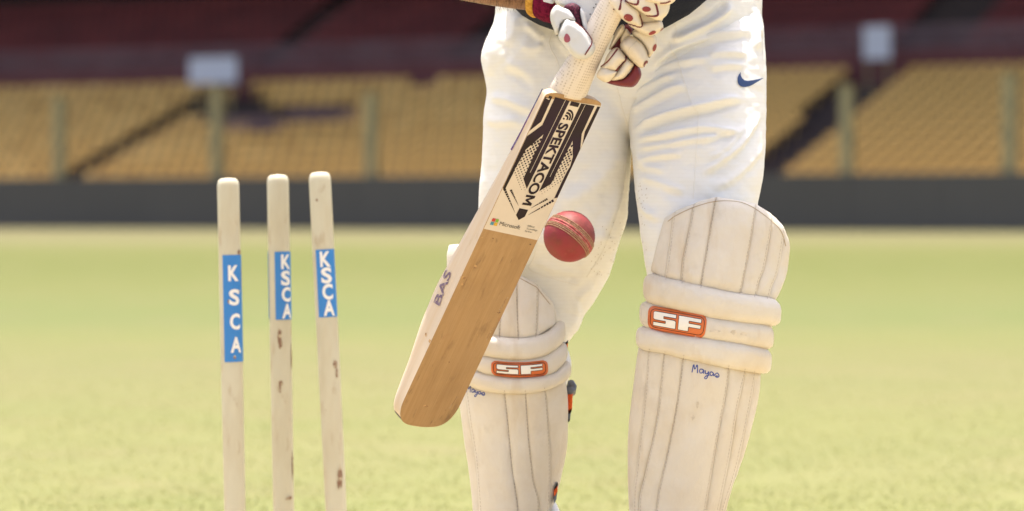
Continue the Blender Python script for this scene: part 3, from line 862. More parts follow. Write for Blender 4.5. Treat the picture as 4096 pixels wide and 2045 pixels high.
for h0 in (-.0088, -.0062, -.0040, .0040, .0062, .0088):
    parts = []
    n = 66
    for k in range(n):
        a = 2 * math.pi * k / n; da = .62 * 2 * math.pi / n
        parts.append(tube([lat(a - da, h0 - .0004, RB + .0002), lat(a, h0, RB + .0009), lat(a + da, h0 + .0004, RB + .0002)], [.0004, .0006, .0004], 5))
    v, f = join(parts); obj('stitch_row', v, f, MT['thread'], ballr)

# ------------------------------------------------------------------ the batsman
person = empty('person', P(2480, 2560, 5.2) * 1.0)
person.location.z = 0
tag(person, 'batsman in cream trousers, pads and gloves gripping the bat, head out of frame', 'person')

def loft(rows, n=48, ex=2.3, slant=None):
    """rows: (py, xl, xr, depth, half depth); slant(py): rows climb to the right"""
    vs, fs = [], []
    for (py, xl, xr, dc, td) in rows:
        c = (xl + xr) / 2; h = (xr - xl) / 2
        for k in range(n):
            q = 2 * math.pi * k / n; cx, sx = math.cos(q), math.sin(q)
            X = math.copysign(abs(cx) ** (2 / ex), cx); Yv = math.copysign(abs(sx) ** (2 / ex), sx)
            vs.append(P(c + h * X, py - (slant(py) * h * X if slant else 0), dc + td * Yv))
    m = len(rows)
    for i in range(m - 1):
        for k in range(n): fs.append((i * n + k, i * n + (k + 1) % n, (i + 1) * n + (k + 1) % n, (i + 1) * n + k))
    fs += [tuple(range(n - 1, -1, -1)), tuple((m - 1) * n + k for k in range(n))]
    return vs, fs
def dens(rows, step=30):
    a = np.array(rows, float); ys = np.arange(a[0, 0], a[-1, 0] + 1, step)
    return [tuple([y] + [float(np.interp(y, a[:, 0], a[:, k])) for k in range(1, 5)]) for y in ys]

legL = [(60, 1990, 2500, 5.20, .115), (171, 1937, 2510, 5.20, .118), (233, 1919, 2520, 5.20, .12), (300, 1937, 2526, 5.20, .12), (362, 1947, 2530, 5.195, .12), (389, 1943, 2530, 5.195, .12), (480, 1931, 2530, 5.19, .118), (580, 1930, 2532, 5.195, .114), (625, 1929, 2526, 5.195, .112), (668, 1925, 2523, 5.195, .110), (763, 1916, 2517, 5.195, .106), (811, 1913, 2514, 5.195, .104), (890, 1910, 2507, 5.195, .10), (954, 1905, 2482, 5.19, .098), (1050, 1895, 2455, 5.225, .096), (1113, 1890, 2433, 5.25, .094), (1208, 1890, 2380, 5.26, .090), (1256, 1895, 2340, 5.26, .088), (1320, 1900, 2316, 5.26, .085), (1371, 1905, 2268, 5.26, .082), (1450, 1905, 2240, 5.26, .075), (1600, 1895, 2225, 5.26, .07), (1800, 1905, 2220, 5.26, .066), (2045, 1945, 2195, 5.26, .06), (2420, 1960, 2170, 5.25, .06)]
legR = [(120, 2545, 3030, 5.20, .085), (165, 2518, 3046, 5.198, .105), (215, 2502, 3054, 5.196, .119), (260, 2498, 3057, 5.193, .126), (366, 2502, 3066, 5.185, .127), (480, 2510, 3065, 5.175, .124), (540, 2517, 3065, 5.163, .12), (580, 2520, 3064, 5.16, .119), (625, 2529, 3061, 5.158, .117), (668, 2532, 3058, 5.155, .114), (763, 2538, 3044, 5.145, .107), (859, 2552, 3022, 5.135, .10), (954, 2563, 3002, 5.13, .094), (1081, 2584, 2990, 5.125, .088), (1200, 2600, 2990, 5.125, .084), (1400, 2590, 2990, 5.13, .078), (1600, 2570, 2975, 5.14, .074), (1800, 2560, 2930, 5.15, .07), (2045, 2570, 2855, 5.16, .064), (2480, 2600, 2800, 5.16, .06)]
legR = [(y, a, b, d - float(np.interp(y, [200, 1000], [0, .062])), t) for y, a, b, d, t in legR]
pelv = [(-150, 2010, 3030, 5.20, .115), (0, 1985, 3050, 5.20, .125), (60, 1979, 3048, 5.20, .128), (113, 1972, 3049, 5.20, .13), (171, 1940, 3051, 5.20, .128), (233, 1925, 3052, 5.20, .124), (300, 1945, 3055, 5.20, .118), (400, 1985, 2960, 5.21, .108), (500, 2100, 2860, 5.22, .095), (545, 2280, 2760, 5.22, .07)]
def cloth_shell(v, f):
    tmp = obj('tmp', v, f, MT['cloth'])
    rm = tmp.modifiers.new('r', 'REMESH'); rm.mode = 'VOXEL'; rm.voxel_size = .0036
    sm = tmp.modifiers.new('s', 'SMOOTH'); sm.factor = .5; sm.iterations = 14
    dg = bpy.context.evaluated_depsgraph_get()
    me = bpy.data.meshes.new_from_object(tmp.evaluated_get(dg))
    co = np.array([q.co for q in me.vertices]); no = np.array([q.normal for q in me.vertices]); fc = [tuple(p.vertices) for p in me.polygons]
    bpy.data.objects.remove(tmp); bpy.data.meshes.remove(me)
    return co, no, fc
ca, na, fa = cloth_shell(*join([loft(dens(legL)), loft(dens(pelv))]))
cb, nb_, fb = cloth_shell(*loft(dens(legR, 20), slant=lambda y: float(np.interp(y, [120, 233, 560], [.45, .42, 0]))))
co, no, fcs = np.concatenate([ca, cb]), np.concatenate([na, nb_]), fa + [tuple(i + len(ca) for i in q) for q in fb]
def Z4(x, y): return (2400 + x / 1.6075, y / 1.6075)
def Z5(x, y): return (1880 + x / 2.1433, 40 + y / 2.1433)
def Z6(x, y): return (1880 + x / 1.6075, 560 + y / 1.6075)
# (points, height m, width px, undercut)
FOLDS = [
    ([Z4(195, 862), Z4(300, 800), Z4(440, 742), Z4(640, 690), Z4(850, 640), Z4(960, 640)], .014, 17, 1.0),
    ([Z4(190, 905), Z4(400, 872), Z4(630, 832), Z4(900, 842)], .009, 15, .9),
    ([Z4(215, 960), Z4(350, 935), Z4(560, 905), Z4(760, 880)], .006, 13, .8),
    ([Z4(235, 1040), Z4(380, 1000), Z4(540, 990)], .006, 14, .8),
    ([Z4(445, 270), Z4(560, 215), Z4(700, 150), Z4(800, 80), Z4(860, 10)], .014, 16, -1.1),
    ([Z4(300, 470), Z4(450, 330), Z4(640, 260), Z4(820, 220), Z4(1010, 205)], .010, 16, .8),
    ([Z4(250, 560), Z4(420, 440), Z4(560, 400), Z4(720, 370)], .008, 14, .7),
    ([Z4(200, 640), Z4(360, 530), Z4(500, 480)], .007, 14, .8),
    ([Z4(170, 740), Z4(330, 640), Z4(480, 570), Z4(580, 540)], .008, 15, .8),
    ([Z4(680, 360), Z4(800, 340), Z4(960, 350)], .006, 14, .7),
    ([Z4(690, 450), Z4(820, 420), Z4(940, 430)], .005, 13, .7),
    ([Z4(640, 1140), Z4(780, 1030), Z4(900, 930), Z4(1000, 780), Z4(1030, 720)], .010, 17, .8),
    ([Z4(680, 1040), Z4(800, 960), Z4(900, 850), Z4(940, 790)], .006, 13, .8),
    ([Z4(640, 920), Z4(780, 860), Z4(900, 840)], .007, 12, .7),
    ([Z4(700, 1230), Z4(860, 1140), Z4(1000, 1000), Z4(1050, 900)], .006, 18, .6),
    ([Z4(250, 1130), Z4(400, 1180), Z4(560, 1240)], .006, 18, .6),
    ([Z4(980, 40), Z4(1010, 160), Z4(1000, 330)], .008, 16, .6),
    # left half
    ([Z5(300, 90), Z5(260, 200), Z5(200, 330), Z5(160, 480), Z5(190, 620)], .005, 26, .4),
    ([Z5(380, 60), Z5(380, 180), Z5(300, 300)], .006, 20, .6),
    ([Z5(150, 740), Z5(300, 770), Z5(450, 830), Z5(560, 850)], .010, 20, .8),
    ([Z5(290, 440), Z5(420, 500), Z5(560, 600), Z5(600, 640)], .009, 26, .7),
    ([Z5(420, 300), Z5(540, 330), Z5(640, 300)], .007, 20, .6),
    ([Z5(120, 940), Z5(280, 960), Z5(420, 930)], .006, 20, .6),
    ([Z5(460, 110), Z5(560, 190), Z5(640, 260)], .008, 16, .7),
    ([Z5(720, 200), Z5(800, 300), Z5(870, 420)], .006, 16, .7),
    ([Z6(1000, 40), Z6(820, 260), Z6(600, 420), Z6(540, 460)], .007, 40, .4),
    ([Z6(960, 240), Z6(930, 420), Z6(820, 640), Z6(660, 880)], .006, 26, .5),
    ([Z6(880, 560), Z6(800, 740), Z6(700, 900), Z6(650, 980)], .005, 20, .5),
    ([Z6(800, 950), Z6(740, 985), Z6(690, 1030)], .006, 16, .7),
    ([Z6(660, 1220), Z6(690, 1120), Z6(680, 1030)], .005, 16, .5),
    ([Z6(100, 60), Z6(90, 240), Z6(70, 380)], .005, 22, .5),
    ([Z6(420, 780), Z6(560, 830), Z6(720, 870)], .005, 16, .6),
    ([Z6(1060, 200), Z6(1100, 420), Z6(1240, 520)], .008, 20, .6),
    ([Z6(1060, 60), Z6(1120, 160), Z6(1270, 200)], .006, 18, .6),
]
FOLDS = [(p, h * (.82 if p[0][0] > 2440 else .55), w * .92, u) for p, h, w, u in FOLDS]
X, Y = pix(co)
front = np.clip((-no[:, 1] - .05) / .45, 0, 1); front = front * front * (3 - 2 * front)
disp = np.zeros(len(co))
for pts, hgt, wid, und in FOLDS:
    pl = smoothline(pts, 40); best = np.full(len(co), 1e9); par = np.zeros(len(co)); sgn = np.zeros(len(co))
    q = np.stack([X, Y], 1)
    for i in range(len(pl) - 1):
        ab = pl[i + 1] - pl[i]; t = np.clip(((q - pl[i]) @ ab) / (ab @ ab), 0, 1); dv = q - pl[i] - t[:, None] * ab; dd = np.linalg.norm(dv, axis=1)
        m = dd < best; best[m] = dd[m]; par[m] = (i + t[m]) / (len(pl) - 1); sgn[m] = np.sign(ab[0] * dv[m, 1] - ab[1] * dv[m, 0])
    tap = np.clip(np.minimum(par, 1 - par) * 5, 0, 1); tap = tap * tap * (3 - 2 * tap)
    sd_ = best * sgn
    prof = .85 * np.exp(-(best / wid) ** 2) + .18 * np.exp(-best / (.6 * wid)) - .60 * abs(und) * np.exp(-((sd_ - math.copysign(1, und) * wid * 1.5) / wid) ** 2)
    disp += hgt * prof * tap * front
wob = np.array([.0026 * noise.noise(Vector((x * .0065 + .4 * math.sin(y * .004), y * .012, z * 3))) + .0013 * noise.noise(Vector((x * .014 + y * .006, y * .03 - x * .008, 9))) + .0010 * noise.noise(Vector((x * .04, y * .06, 2))) for x, y, z in zip(X, Y, co[:, 1])])
co2 = co + no * (disp + wob * (.35 + .65 * front))[:, None]
trousers = obj('trousers', co2.tolist(), fcs, MT['cloth'], person)
TV = bvh_of(trousers)
seams = [[Z4(445, 270), Z4(455, 320), Z4(490, 360)], [Z4(492, 362), Z4(540, 520), Z4(600, 690), Z4(630, 720), Z4(630, 830), Z4(615, 1050), Z4(600, 1280)], [Z4(478, 155), Z4(492, 210), Z4(480, 260)],
         [Z4(110, 565), Z4(150, 720), Z4(195, 858)], [Z5(715, 185), Z5(680, 260), Z5(690, 330), Z5(740, 420), Z5(765, 510), Z5(762, 600)], [Z4(1000, 50), Z4(1040, 200), Z4(1045, 390)],
         [Z6(430, 660), Z6(410, 760), Z6(380, 830), Z6(500, 880), Z6(700, 935)], [Z6(1000, 90), Z6(985, 300), Z6(960, 420), Z6(860, 700), Z6(750, 880)]]
for q in seams: stroke('seam', [smoothline(q, 30)], TV, MT['seam'], trousers, w=.0019, off=.0012, step=8)
sw = smoothloop([Z4(902, 466), Z4(885, 490), Z4(881, 525), Z4(897, 553), Z4(930, 562), Z4(975, 548), Z4(1049, 503), Z4(1000, 515), Z4(945, 522), Z4(918, 510)], 60)
sw = [Z4(*q) for q in ((902, 466), (890, 482), (882, 505), (882, 528), (890, 547), (905, 559), (930, 562), (955, 556), (980, 545), (1012, 525), (1048, 503), (1010, 512), (975, 518), (945, 522), (925, 518), (910, 504), (903, 488))]
decal('tick_logo', [sw], TV, MT['swoosh'], trousers, off=.0012, grid=8, dense=5)
# vent holes in the mesh panels behind the knees
ven = []
for (x0, y0, x1, y1, n) in ((2365, 985, 2470, 1105, 30), (2550, 720, 2590, 1000, 24), (2400, 890, 2490, 1000, 16)):
    for k in range(n):
        x = x0 + (x1 - x0) * random.random(); y = y0 + (y1 - y0) * random.random()
        if all(TV.ray_cast(CAMV, (P(x + dx, y, 1) - CAMV).normalized(), 6)[0] is not None for dx in (-4, 4)): ven.append([(x - 1.5, y), (x + .8, y - 3), (x + 1.8, y), (x - .6, y + 3)])
o = decal('vent_holes', ven, TV, mat('vent_shadow', (.55, .49, .40), [], .9), trousers, off=.0008, grid=None, dense=None); o['kind'] = 'stuff'

# skin: one continuous body under the clothes
def skinned(name, nodes, edges, parent, m, root=0, sub=2):
    me = bpy.data.meshes.new(name); me.from_pydata([tuple(n[0]) for n in nodes], edges, []); o = bpy.data.objects.new(name, me); COL.objects.link(o)
    md = o.modifiers.new('skin', 'SKIN'); md.use_smooth_shade = True
    sv_ = me.skin_vertices[0].data
    for i, n in enumerate(nodes): r = n[1]; sv_[i].radius = r if isinstance(r, tuple) else (r, r); sv_[i].use_root = (i == root)
    ss = o.modifiers.new('sub', 'SUBSURF'); ss.levels = sub; ss.render_levels = sub
    dg = bpy.context.evaluated_depsgraph_get(); m2 = bpy.data.meshes.new_from_object(o.evaluated_get(dg))
    vs = [v.co.copy() for v in m2.vertices]; fs = [tuple(p.vertices) for p in m2.polygons]
    bpy.data.objects.remove(o); bpy.data.meshes.remove(me); bpy.data.meshes.remove(m2)
    return obj(name, vs, fs, m, parent)
nodes = [(P(2500, 60, 5.2), (.12, .09)), (P(2500, -300, 5.16), (.11, .085)), (P(2490, -700, 5.06), (.13, .09)), (P(2480, -1050, 4.99), (.13, .08)), (P(2470, -1260, 4.95), .05), (P(2460, -1420, 4.92), .075), (P(2455, -1600, 4.90), .085), (P(2455, -1740, 4.90), .05),
         (P(2060, -1060, 5.0), .06), (P(1560, -190, 4.94), .044), (P(1800, -112, 4.915), .0405), (P(2000, -62, 4.89), .035), (P(2170, -25, 4.868), .0285), (P(2330, 30, 4.852), .024),
         (P(2860, -1060, 5.0), .06), (P(2960, -440, 4.82), .042), (P(2740, -140, 4.80), .03), (P(2600, -10, 4.775), .026),
         (P(2230, 300, 5.20), .08), (P(2140, 1280, 5.27), .05), (P(2080, 2420, 5.26), .04), (P(2790, 300, 5.2), .08), (P(2790, 1150, 5.065), .05), (P(2710, 2480, 5.11), .04)]
edges = [(0, 1), (1, 2), (2, 3), (3, 4), (4, 5), (5, 6), (6, 7), (3, 8), (8, 9), (9, 10), (10, 11), (11, 12), (12, 13), (3, 14), (14, 15), (15, 16), (16, 17), (0, 18), (18, 19), (19, 20), (0, 21), (21, 22), (22, 23)]
body = skinned('body', nodes, edges, person, MT['skin'])
BDV = bvh_of(body)
# forearm hair
parts = []
for k in range(700):
    t = random.random() ** .8; c = P(1790, -114, 4.916).lerp(P(2150, -30, 4.87), t); r = .0405 + (.029 - .0405) * t
    a = random.uniform(math.pi * .75, math.pi * 2.25)
    dirv = Vector((.1 * random.uniform(-1, 1), -abs(math.cos(a)) if random.random() < .75 else abs(math.cos(a)) * .6, math.sin(a))).normalized()
    h, n, i, dd = BDV.find_nearest(c + dirv * r)
    l = .003 + .005 * random.random()
    t1 = (n + Vector((random.uniform(.2, 1.1), random.uniform(-.3, .3), -.7 + random.uniform(-.5, .3)))).normalized()
    s = t1.cross(n).normalized() * .00014
    parts.append(([h - s, h + s, h + t1 * l * .6 + s * .6 + n * .001, h + t1 * l - Vector((0, 0, .0015))], [(0, 1, 2), (0, 2, 3)]))
v, f = join(parts); o = obj('arm_hair', v, f, MT['hair'], person); o['kind'] = 'stuff'

# shirt
shr = [(-1120, 2080, 2880, 4.99, .06), (-1040, 1990, 2960, 5.0, .085), (-800, 2010, 2950, 5.03, .105), (-400, 2010, 2960, 5.10, .115), (-150, 2015, 2950, 5.12, .12), (-40, 2020, 2870, 5.115, .115), (20, 2045, 2810, 5.11, .11), (60, 2085, 2762, 5.105, .10), (95, 2140, 2700, 5.10, .085), (118, 2200, 2660, 5.095, .07), (135, 2270, 2610, 5.09, .05), (145, 2350, 2540, 5.09, .03)]
parts = [loft(dens(shr, 20))]
parts.append(tube([P(2060, -1050, 5.0), P(1900, -800, 4.985), P(1720, -480, 4.96)], [.085, .072, .066], 16)); parts.append(tube([P(2860, -1050, 5.0), P(2900, -800, 4.95), P(2940, -580, 4.87)], [.085, .072, .064], 16))
v, f = join(parts)
v = [q + Vector((0, .006 * noise.noise(Vector(q) * 9), 0)) for q in v]
obj('shirt', v, f, MT['navy'], person)

# shoes
for cx_, dp in ((2085, 5.25), (2710, 5.10)):
    sh = []
    c = P(cx_, 2400, dp); c.z = 0
    for (t, w, h) in ((0, .02, .03), (.03, .036, .075), (.09, .040, .085), (.15, .043, .06), (.22, .047, .045), (.27, .036, .035), (.295, .012, .02)):
        sh.append((c + Vector((0, .10 - t, 0)), w, h))
    vs, fs = [], []; n = 16
    for q, w, h in sh:
        for k in range(n):
            a = 2 * math.pi * k / n; z = h * (.5 + .5 * math.sin(a)); vs.append(q + Vector((w * math.cos(a) * (1 if z < h * .6 else .8), 0, z)))
    for i in range(len(sh) - 1):
        for k in range(n): fs.append((i * n + k, i * n + (k + 1) % n, (i + 1) * n + (k + 1) % n, (i + 1) * n + k))
    fs += [tuple(range(n)), tuple((len(sh) - 1) * n + k for k in range(n))]
    fix_normals(obj('shoe', vs, fs, MT['shoe'], person))
vs, fs = tube([P(2215, 1990, 5.24), P(2225, 2040, 5.23), P(2232, 2120, 5.22), P(2225, 2200, 5.22)], [.006, .016, .022, .02], 12)

# ------------------------------------------------------------------ leg guards
class Pad:
    """a curved pad surface: centre line, half width, front distance and edge recession by photograph row"""
    def __init__(s, tab, R): s.t = np.array(tab, float); s.R = R
    def pos(s, px, py):
        c, h, d = (float(np.interp(py, s.t[:, 0], s.t[:, k])) for k in (1, 2, 3))
        u = max(-1.12, min(1.12, (px - c) / h)); q = u * .86
        return P(px, py, d + s.R * (1 - math.sqrt(max(.02, 1 - q * q))) / .5)
    def nrm(s, px, py):
        a = s.pos(px + 3, py) - s.pos(px - 3, py); b = s.pos(px, py + 3) - s.pos(px, py - 3)
        n = a.cross(b)
        if n.y > 0: n = -n
        return n.normalized()

def cane(pad, A, B, parent, h=.008, nt=11, nv=30, name='cane', m=None, off=0.0, edge=1.0):
    """puffed strip between two seam lines (photograph points, top to bottom)"""
    A, B = smoothline(A, nv), smoothline(B, nv); vs, fs = [], []
    sd_ = random.random() * 50
    for j in range(nv):
        v = j / (nv - 1); ve = min(1, min(v, 1 - v) * nv * .30 + .15) ** .5
        for k in range(nt):
            t = k / (nt - 1); q = A[j] * (1 - t) + B[j] * t
            pr = max(0, 1 - abs(2 * t - 1) ** 2.6) ** .75
            p, n = pad.pos(*q), pad.nrm(*q)
            wr = .0020 * noise.noise(Vector((q[0] * .012, q[1] * .009, sd_))) + .0010 * noise.noise(Vector((q[0] * .05, q[1] * .03, sd_)))
            vs.append(p + n * (off + h * (.42 + .58 * pr) * ve + wr * pr))
    m1 = len(vs)
    for j in range(nv):
        for k in range(nt):
            t = k / (nt - 1); q = A[j] * (1 - t) + B[j] * t; vs.append(pad.pos(*q) - pad.nrm(*q) * .010)
    for j in range(nv - 1):
        for k in range(nt - 1):
            a = j * nt + k; fs.append((a, a + nt, a + nt + 1, a + 1)); a += m1; fs.append((a, a + 1, a + nt + 1, a + nt))
    rim = [k for k in range(nt)] + [j * nt + nt - 1 for j in range(1, nv)] + [(nv - 1) * nt + k for k in range(nt - 2, -1, -1)] + [j * nt for j in range(nv - 2, 0, -1)]
    for i in range(len(rim)):
        a, b = rim[i], rim[(i + 1) % len(rim)]; fs.append((a, b, b + m1, a + m1))
    return fix_normals(obj(name, vs, fs, m or MT['pad'], parent))

def roll(pad, top, bot, parent, h=.020, over=1.13, name='roll', n=22, m=56, pucker=()):
    A, B = smoothline(top, m), smoothline(bot, m); vs, fs = [], []
    sd_ = random.random() * 50
    for i in range(m):
        s = i / (m - 1); e = max(0, 1 - abs(2 * s - 1) ** 24) ** .5
        c = (A[i] + B[i]) / 2; hp = (B[i] - A[i]) / 2 * over
        pc = sum(.10 * math.exp(-((c[0] - x) / 9) ** 2) for x in pucker)
        for k in range(n):
            a = 2 * math.pi * k / n
            y = math.copysign(abs(math.cos(a)) ** .72, math.cos(a)); z = math.sin(a)
            if z < 0: z *= .5
            q = c - hp * y * max(.12, e)
            wr = 1 + .10 * noise.noise(Vector((c[0] * .012, math.cos(a) * 1.3, sd_))) + .04 * noise.noise(Vector((c[0] * .05, math.cos(a) * 2.5, sd_))) + .018 * noise.noise(Vector((c[0] * .12, math.cos(a) * 5, sd_)))
            if y > .25: wr -= pc * (y - .25)
            vs.append(pad.pos(q[0], c[1] + (q[1] - c[1])) + (pad.nrm(*c) + Vector((0, -1.2, 0))).normalized() * (h * z * max(.15, e) * wr + .002))
    for i in range(m - 1):
        for k in range(n): fs.append((i * n + k, i * n + (k + 1) % n, (i + 1) * n + (k + 1) % n, (i + 1) * n + k))
    fs += [tuple(range(n - 1, -1, -1)), tuple((m - 1) * n + k for k in range(n))]
    return fix_normals(obj(name, vs, fs, MT['pad'], parent))

def backing(pad, left, right, parent, name='leg_guard'):
    nv, nt = 40, 15
    A, B = smoothline(left, nv), smoothline(right, nv); vs, fs = [], []
    for j in range(nv):
        for k in range(nt):
            t = k / (nt - 1); q = A[j] * (1 - t) + B[j] * t; vs.append(pad.pos(*q) - pad.nrm(*q) * .0015)
    m1 = len(vs)
    for j in range(nv):
        for k in range(nt):
            t = k / (nt - 1); q = A[j] * (1 - t) + B[j] * t; vs.append(pad.pos(*q) - pad.nrm(*q) * .016)
    for j in range(nv - 1):
        for k in range(nt - 1):
            a = j * nt + k; fs.append((a, a + nt, a + nt + 1, a + 1)); a += m1; fs.append((a, a + 1, a + nt + 1, a + nt))
    rim = [k for k in range(nt)] + [j * nt + nt - 1 for j in range(1, nv)] + [(nv - 1) * nt + k for k in range(nt - 2, -1, -1)] + [j * nt for j in range(nv - 2, 0, -1)]
    for i in range(len(rim)):
        a, b = rim[i], rim[(i + 1) % len(rim)]; fs.append((a, b, b + m1, a + m1))
    return fix_normals(obj(name, vs, fs, MT['padback'], parent))

SF_S = [(.06, 0), (1, 0), (1, .26), (.45, .26), (.45, .42), (.94, .42), (1, .5), (1, 1), (0, 1), (0, .74), (.55, .74), (.55, .58), (.06, .58), (0, .5), (0, .08)]
SF_F = [(0, 0), (1, 0), (1, .27), (.46, .27), (.46, .43), (1, .43), (1, .69), (.46, .69), (.46, 1), (0, 1)]
def bil(q, u, v):
    TL, TR_, BR, BL_ = [np.array(k, float) for k in q]
    return tuple((TL * (1 - u) + TR_ * u) * (1 - v) + (BL_ * (1 - u) + BR * u) * v)
def badge(quad, parent, bvh, inset=(.09, .20, .91, .82), sag=0.0):
    def mp(u, v):
        x, y = bil(quad, u, v); return (x, y + sag * (1 - (2 * u - 1) ** 2))
    rr = []
    ru, rv = .10, .30
    for cx_, cy_, a0 in ((1 - ru, rv, -90), (1 - ru, 1 - rv, 0), (ru, 1 - rv, 90), (ru, rv, 180)):
        for a in range(0, 91, 15): rr.append((cx_ + ru * math.cos(math.radians(a0 + a)), cy_ + rv * math.sin(math.radians(a0 + a))))
    def dn(poly): return [mp(*q) for q in densify(poly, .03)] + [mp(*poly[0])]
    bd = decal('badge', [dn(rr)[:-1]], bvh, MT['orange'], parent, off=.0012, grid=10, dense=5, thick=.003)
    BVB = bvh_of(bd)
    u0, v0, u1, v1 = inset; mid = (u0 + u1) / 2; polys = []
    for L_, a, b in ((SF_S, u0, mid - .022), (SF_F, mid + .022, u1)):
        polys.append([(a + (b - a) * x, v0 + (v1 - v0) * y) for x, y in L_])
    for q in polys:
        decal('badge_letter', [dn(q)[:-1]], BVB, MT['white'], parent, off=.0005, grid=10, dense=4)
    ins = [(.5 + (x - .5) * .93, .5 + (y - .5) * .80) for x, y in rr]
    stroke('badge_outline', [dn(q) for q in polys] + [dn(ins)], BVB, MT['black'], parent, w=[.0011, .0011, .0009], off=.0009, step=3)
    return bd

def scribble(quad, parent, bvh, m, w=.0017):
    """handwritten name in a box given by its corners"""
    L_ = [[(0, 1), (.03, .05), (.09, .6), (.16, .0), (.20, .95)],
          [(.40, .42), (.30, .40), (.26, .65), (.30, .85), (.38, .75), (.41, .42), (.43, .85)],
          [(.47, .42), (.49, .78), (.56, .75), (.60, .42), (.59, .9), (.54, 1.35), (.47, 1.3), (.52, 1.05), (.64, .85)],
          [(.76, .5), (.68, .45), (.65, .7), (.70, .88), (.76, .72), (.77, .48), (.80, .85)],
          [(.80, .85), (.86, .55), (.92, .42), (.99, .70), (.93, .92), (.85, .80), (.95, .75)]]
    stroke('handwriting', [smoothline([bil(quad, *q) for q in l], 26) for l in L_], bvh, m, parent, w=w, off=.0007, step=3)

# front pad (on the batsman's left leg, right in the photograph)
padF = Pad([(780, 2895, 262, 5.015), (900, 2895, 264, 5.0), (1100, 2860, 262, 4.985), (1250, 2850, 268, 4.985), (1400, 2818, 262, 4.99), (1500, 2798, 245, 4.995), (1700, 2765, 248, 5.01), (2045, 2708, 190, 5.035), (2420, 2690, 170, 5.05)], .070)
padF.t[:, 3] -= np.interp(padF.t[:, 0], [780, 1000, 1200, 2420], [.070, .066, .060, .045])
gF = backing(padF, [(2664, 872), (2634, 972), (2608, 1085), (2590, 1150), (2572, 1250), (2560, 1400), (2540, 1540), (2521, 1698), (2518, 1839), (2524, 2045), (2560, 2420)],
             [(3090, 866), (3148, 972), (3138, 1083), (3105, 1200), (3085, 1350), (3045, 1485), (3025, 1605), (2987, 1758), (2916, 1964), (2893, 2045), (2820, 2420)], person)
gF['label'] = 'pad on the front leg, right in the photo'
fT = [[(2662, 872), (2634, 972), (2606, 1085)], [(2700, 848), (2677, 1036), (2662, 1120)], [(2780, 815), (2750, 972), (2735, 1042), (2727, 1135)], [(2864, 790), (2829, 1001), (2802, 1153)],
      [(3021, 818), (2983, 1042), (2954, 1182)], [(3087, 862), (3053, 1059), (3030, 1123), (3017, 1190)], [(3134, 912), (3106, 1077), (3080, 1147), (3068, 1196)], [(3154, 985), (3144, 1083), (3123, 1147), (3100, 1200)]]
fS = [[(2556, 1390), (2538, 1540), (2519, 1698), (2515, 1839), (2522, 2045), (2560, 2420)], [(2598, 1395), (2587, 1567), (2565, 1763), (2554, 1866), (2540, 2045), (2575, 2420)], [(2660, 1405), (2641, 1611), (2620, 1741), (2587, 1893), (2562, 2045), (2590, 2420)],
      [(2736, 1420), (2712, 1611), (2674, 1812), (2630, 2045), (2630, 2420)], [(2916, 1462), (2897, 1584), (2859, 1785), (2815, 2045), (2750, 2420)], [(2981, 1475), (2946, 1622), (2918, 1796), (2868, 2045), (2785, 2420)], [(3019, 1485), (2984, 1676), (2935, 1893), (2888, 2045), (2800, 2420)], [(3042, 1488), (3027, 1605), (2989, 1758), (2918, 1964), (2897, 2045), (2820, 2420)]]
cF = []
for i in range(7):
    cF.append(cane(padF, fT[i], fT[i + 1], gF, h=(.005, .0075, .0085, .011, .0085, .0075, .005)[i], nt=17 if i == 3 else 11))
for i in range(7):
    cF.append(cane(padF, fS[i], fS[i + 1], gF, h=(.004, .0065, .0075, .010, .0075, .006, .004)[i], nt=17 if i == 3 else 11, nv=40))
l0 = [(2588, 1092), (2662, 1116), (2727, 1130), (2802, 1148), (2954, 1178), (3018, 1187), (3113, 1203)]
l1 = [(2576, 1204), (2692, 1234), (2820, 1263), (2925, 1281), (3110, 1303)]
l2 = [(2562, 1303), (2692, 1333), (2820, 1351), (2925, 1368), (3086, 1396)]
l3 = [(2554, 1395), (2657, 1409), (2738, 1430), (2919, 1468), (3068, 1492)]
def shift(l, x0, x1): a = [list(q) for q in l]; a[0][0] = x0; a[-1][0] = x1; return a
rF = [roll(padF, shift(l0, 2584, 3116), shift(l1, 2580, 3114), gF, .017, pucker=(2662, 2727, 2802, 2954, 3018)), roll(padF, shift(l1, 2565, 3088), shift(l2, 2565, 3088), gF, .0145), roll(padF, shift(l2, 2553, 3078), shift(l3, 2553, 3074), gF, .017)]
FV = bvh_of(*cF, *rF)
stroke('stitching', [[(a + np.array((1, 0))) for a in smoothline(q, 40)] for q in fT[1:-1]] + [smoothline(q, 60) for q in fS[1:-1]], FV, MT['stitch'], gF, w=.0010, off=.0006, step=5, dash=(3, 2), kind='stuff')
top_edge = smoothline([(2672, 886), (2706, 862), (2778, 829), (2864, 806), (2954, 808), (3016, 833), (3080, 880), (3124, 926), (3143, 985)], 50)
stroke('edge_stitching', [top_edge], FV, MT['palestitch'], gF, w=.0016, off=.0008, step=4, dash=(3, 3), kind='stuff')
badge([(2596, 1222), (2830, 1264), (2818, 1354), (2592, 1314)], gF, FV)
scribble([(2772, 1455), (2880, 1480), (2876, 1515), (2768, 1490)], gF, FV, MT['biro'])
sm_ = []
for (x, y, w, h) in ((2860, 1325, 22, 6), (2935, 1330, 14, 10), (2975, 1338, 16, 9), (2790, 1620, 7, 16), (2770, 1670, 8, 14)):
    sm_.append([(x + w * math.cos(a) * (.6 + .6 * random.random()), y + h * math.sin(a) * (.6 + .6 * random.random())) for a in np.linspace(0, 6.28, 12, endpoint=False)])
for q in sm_: decal('scuff', [q], FV, MT['grime'], gF, off=.0003, grid=8, dense=5)

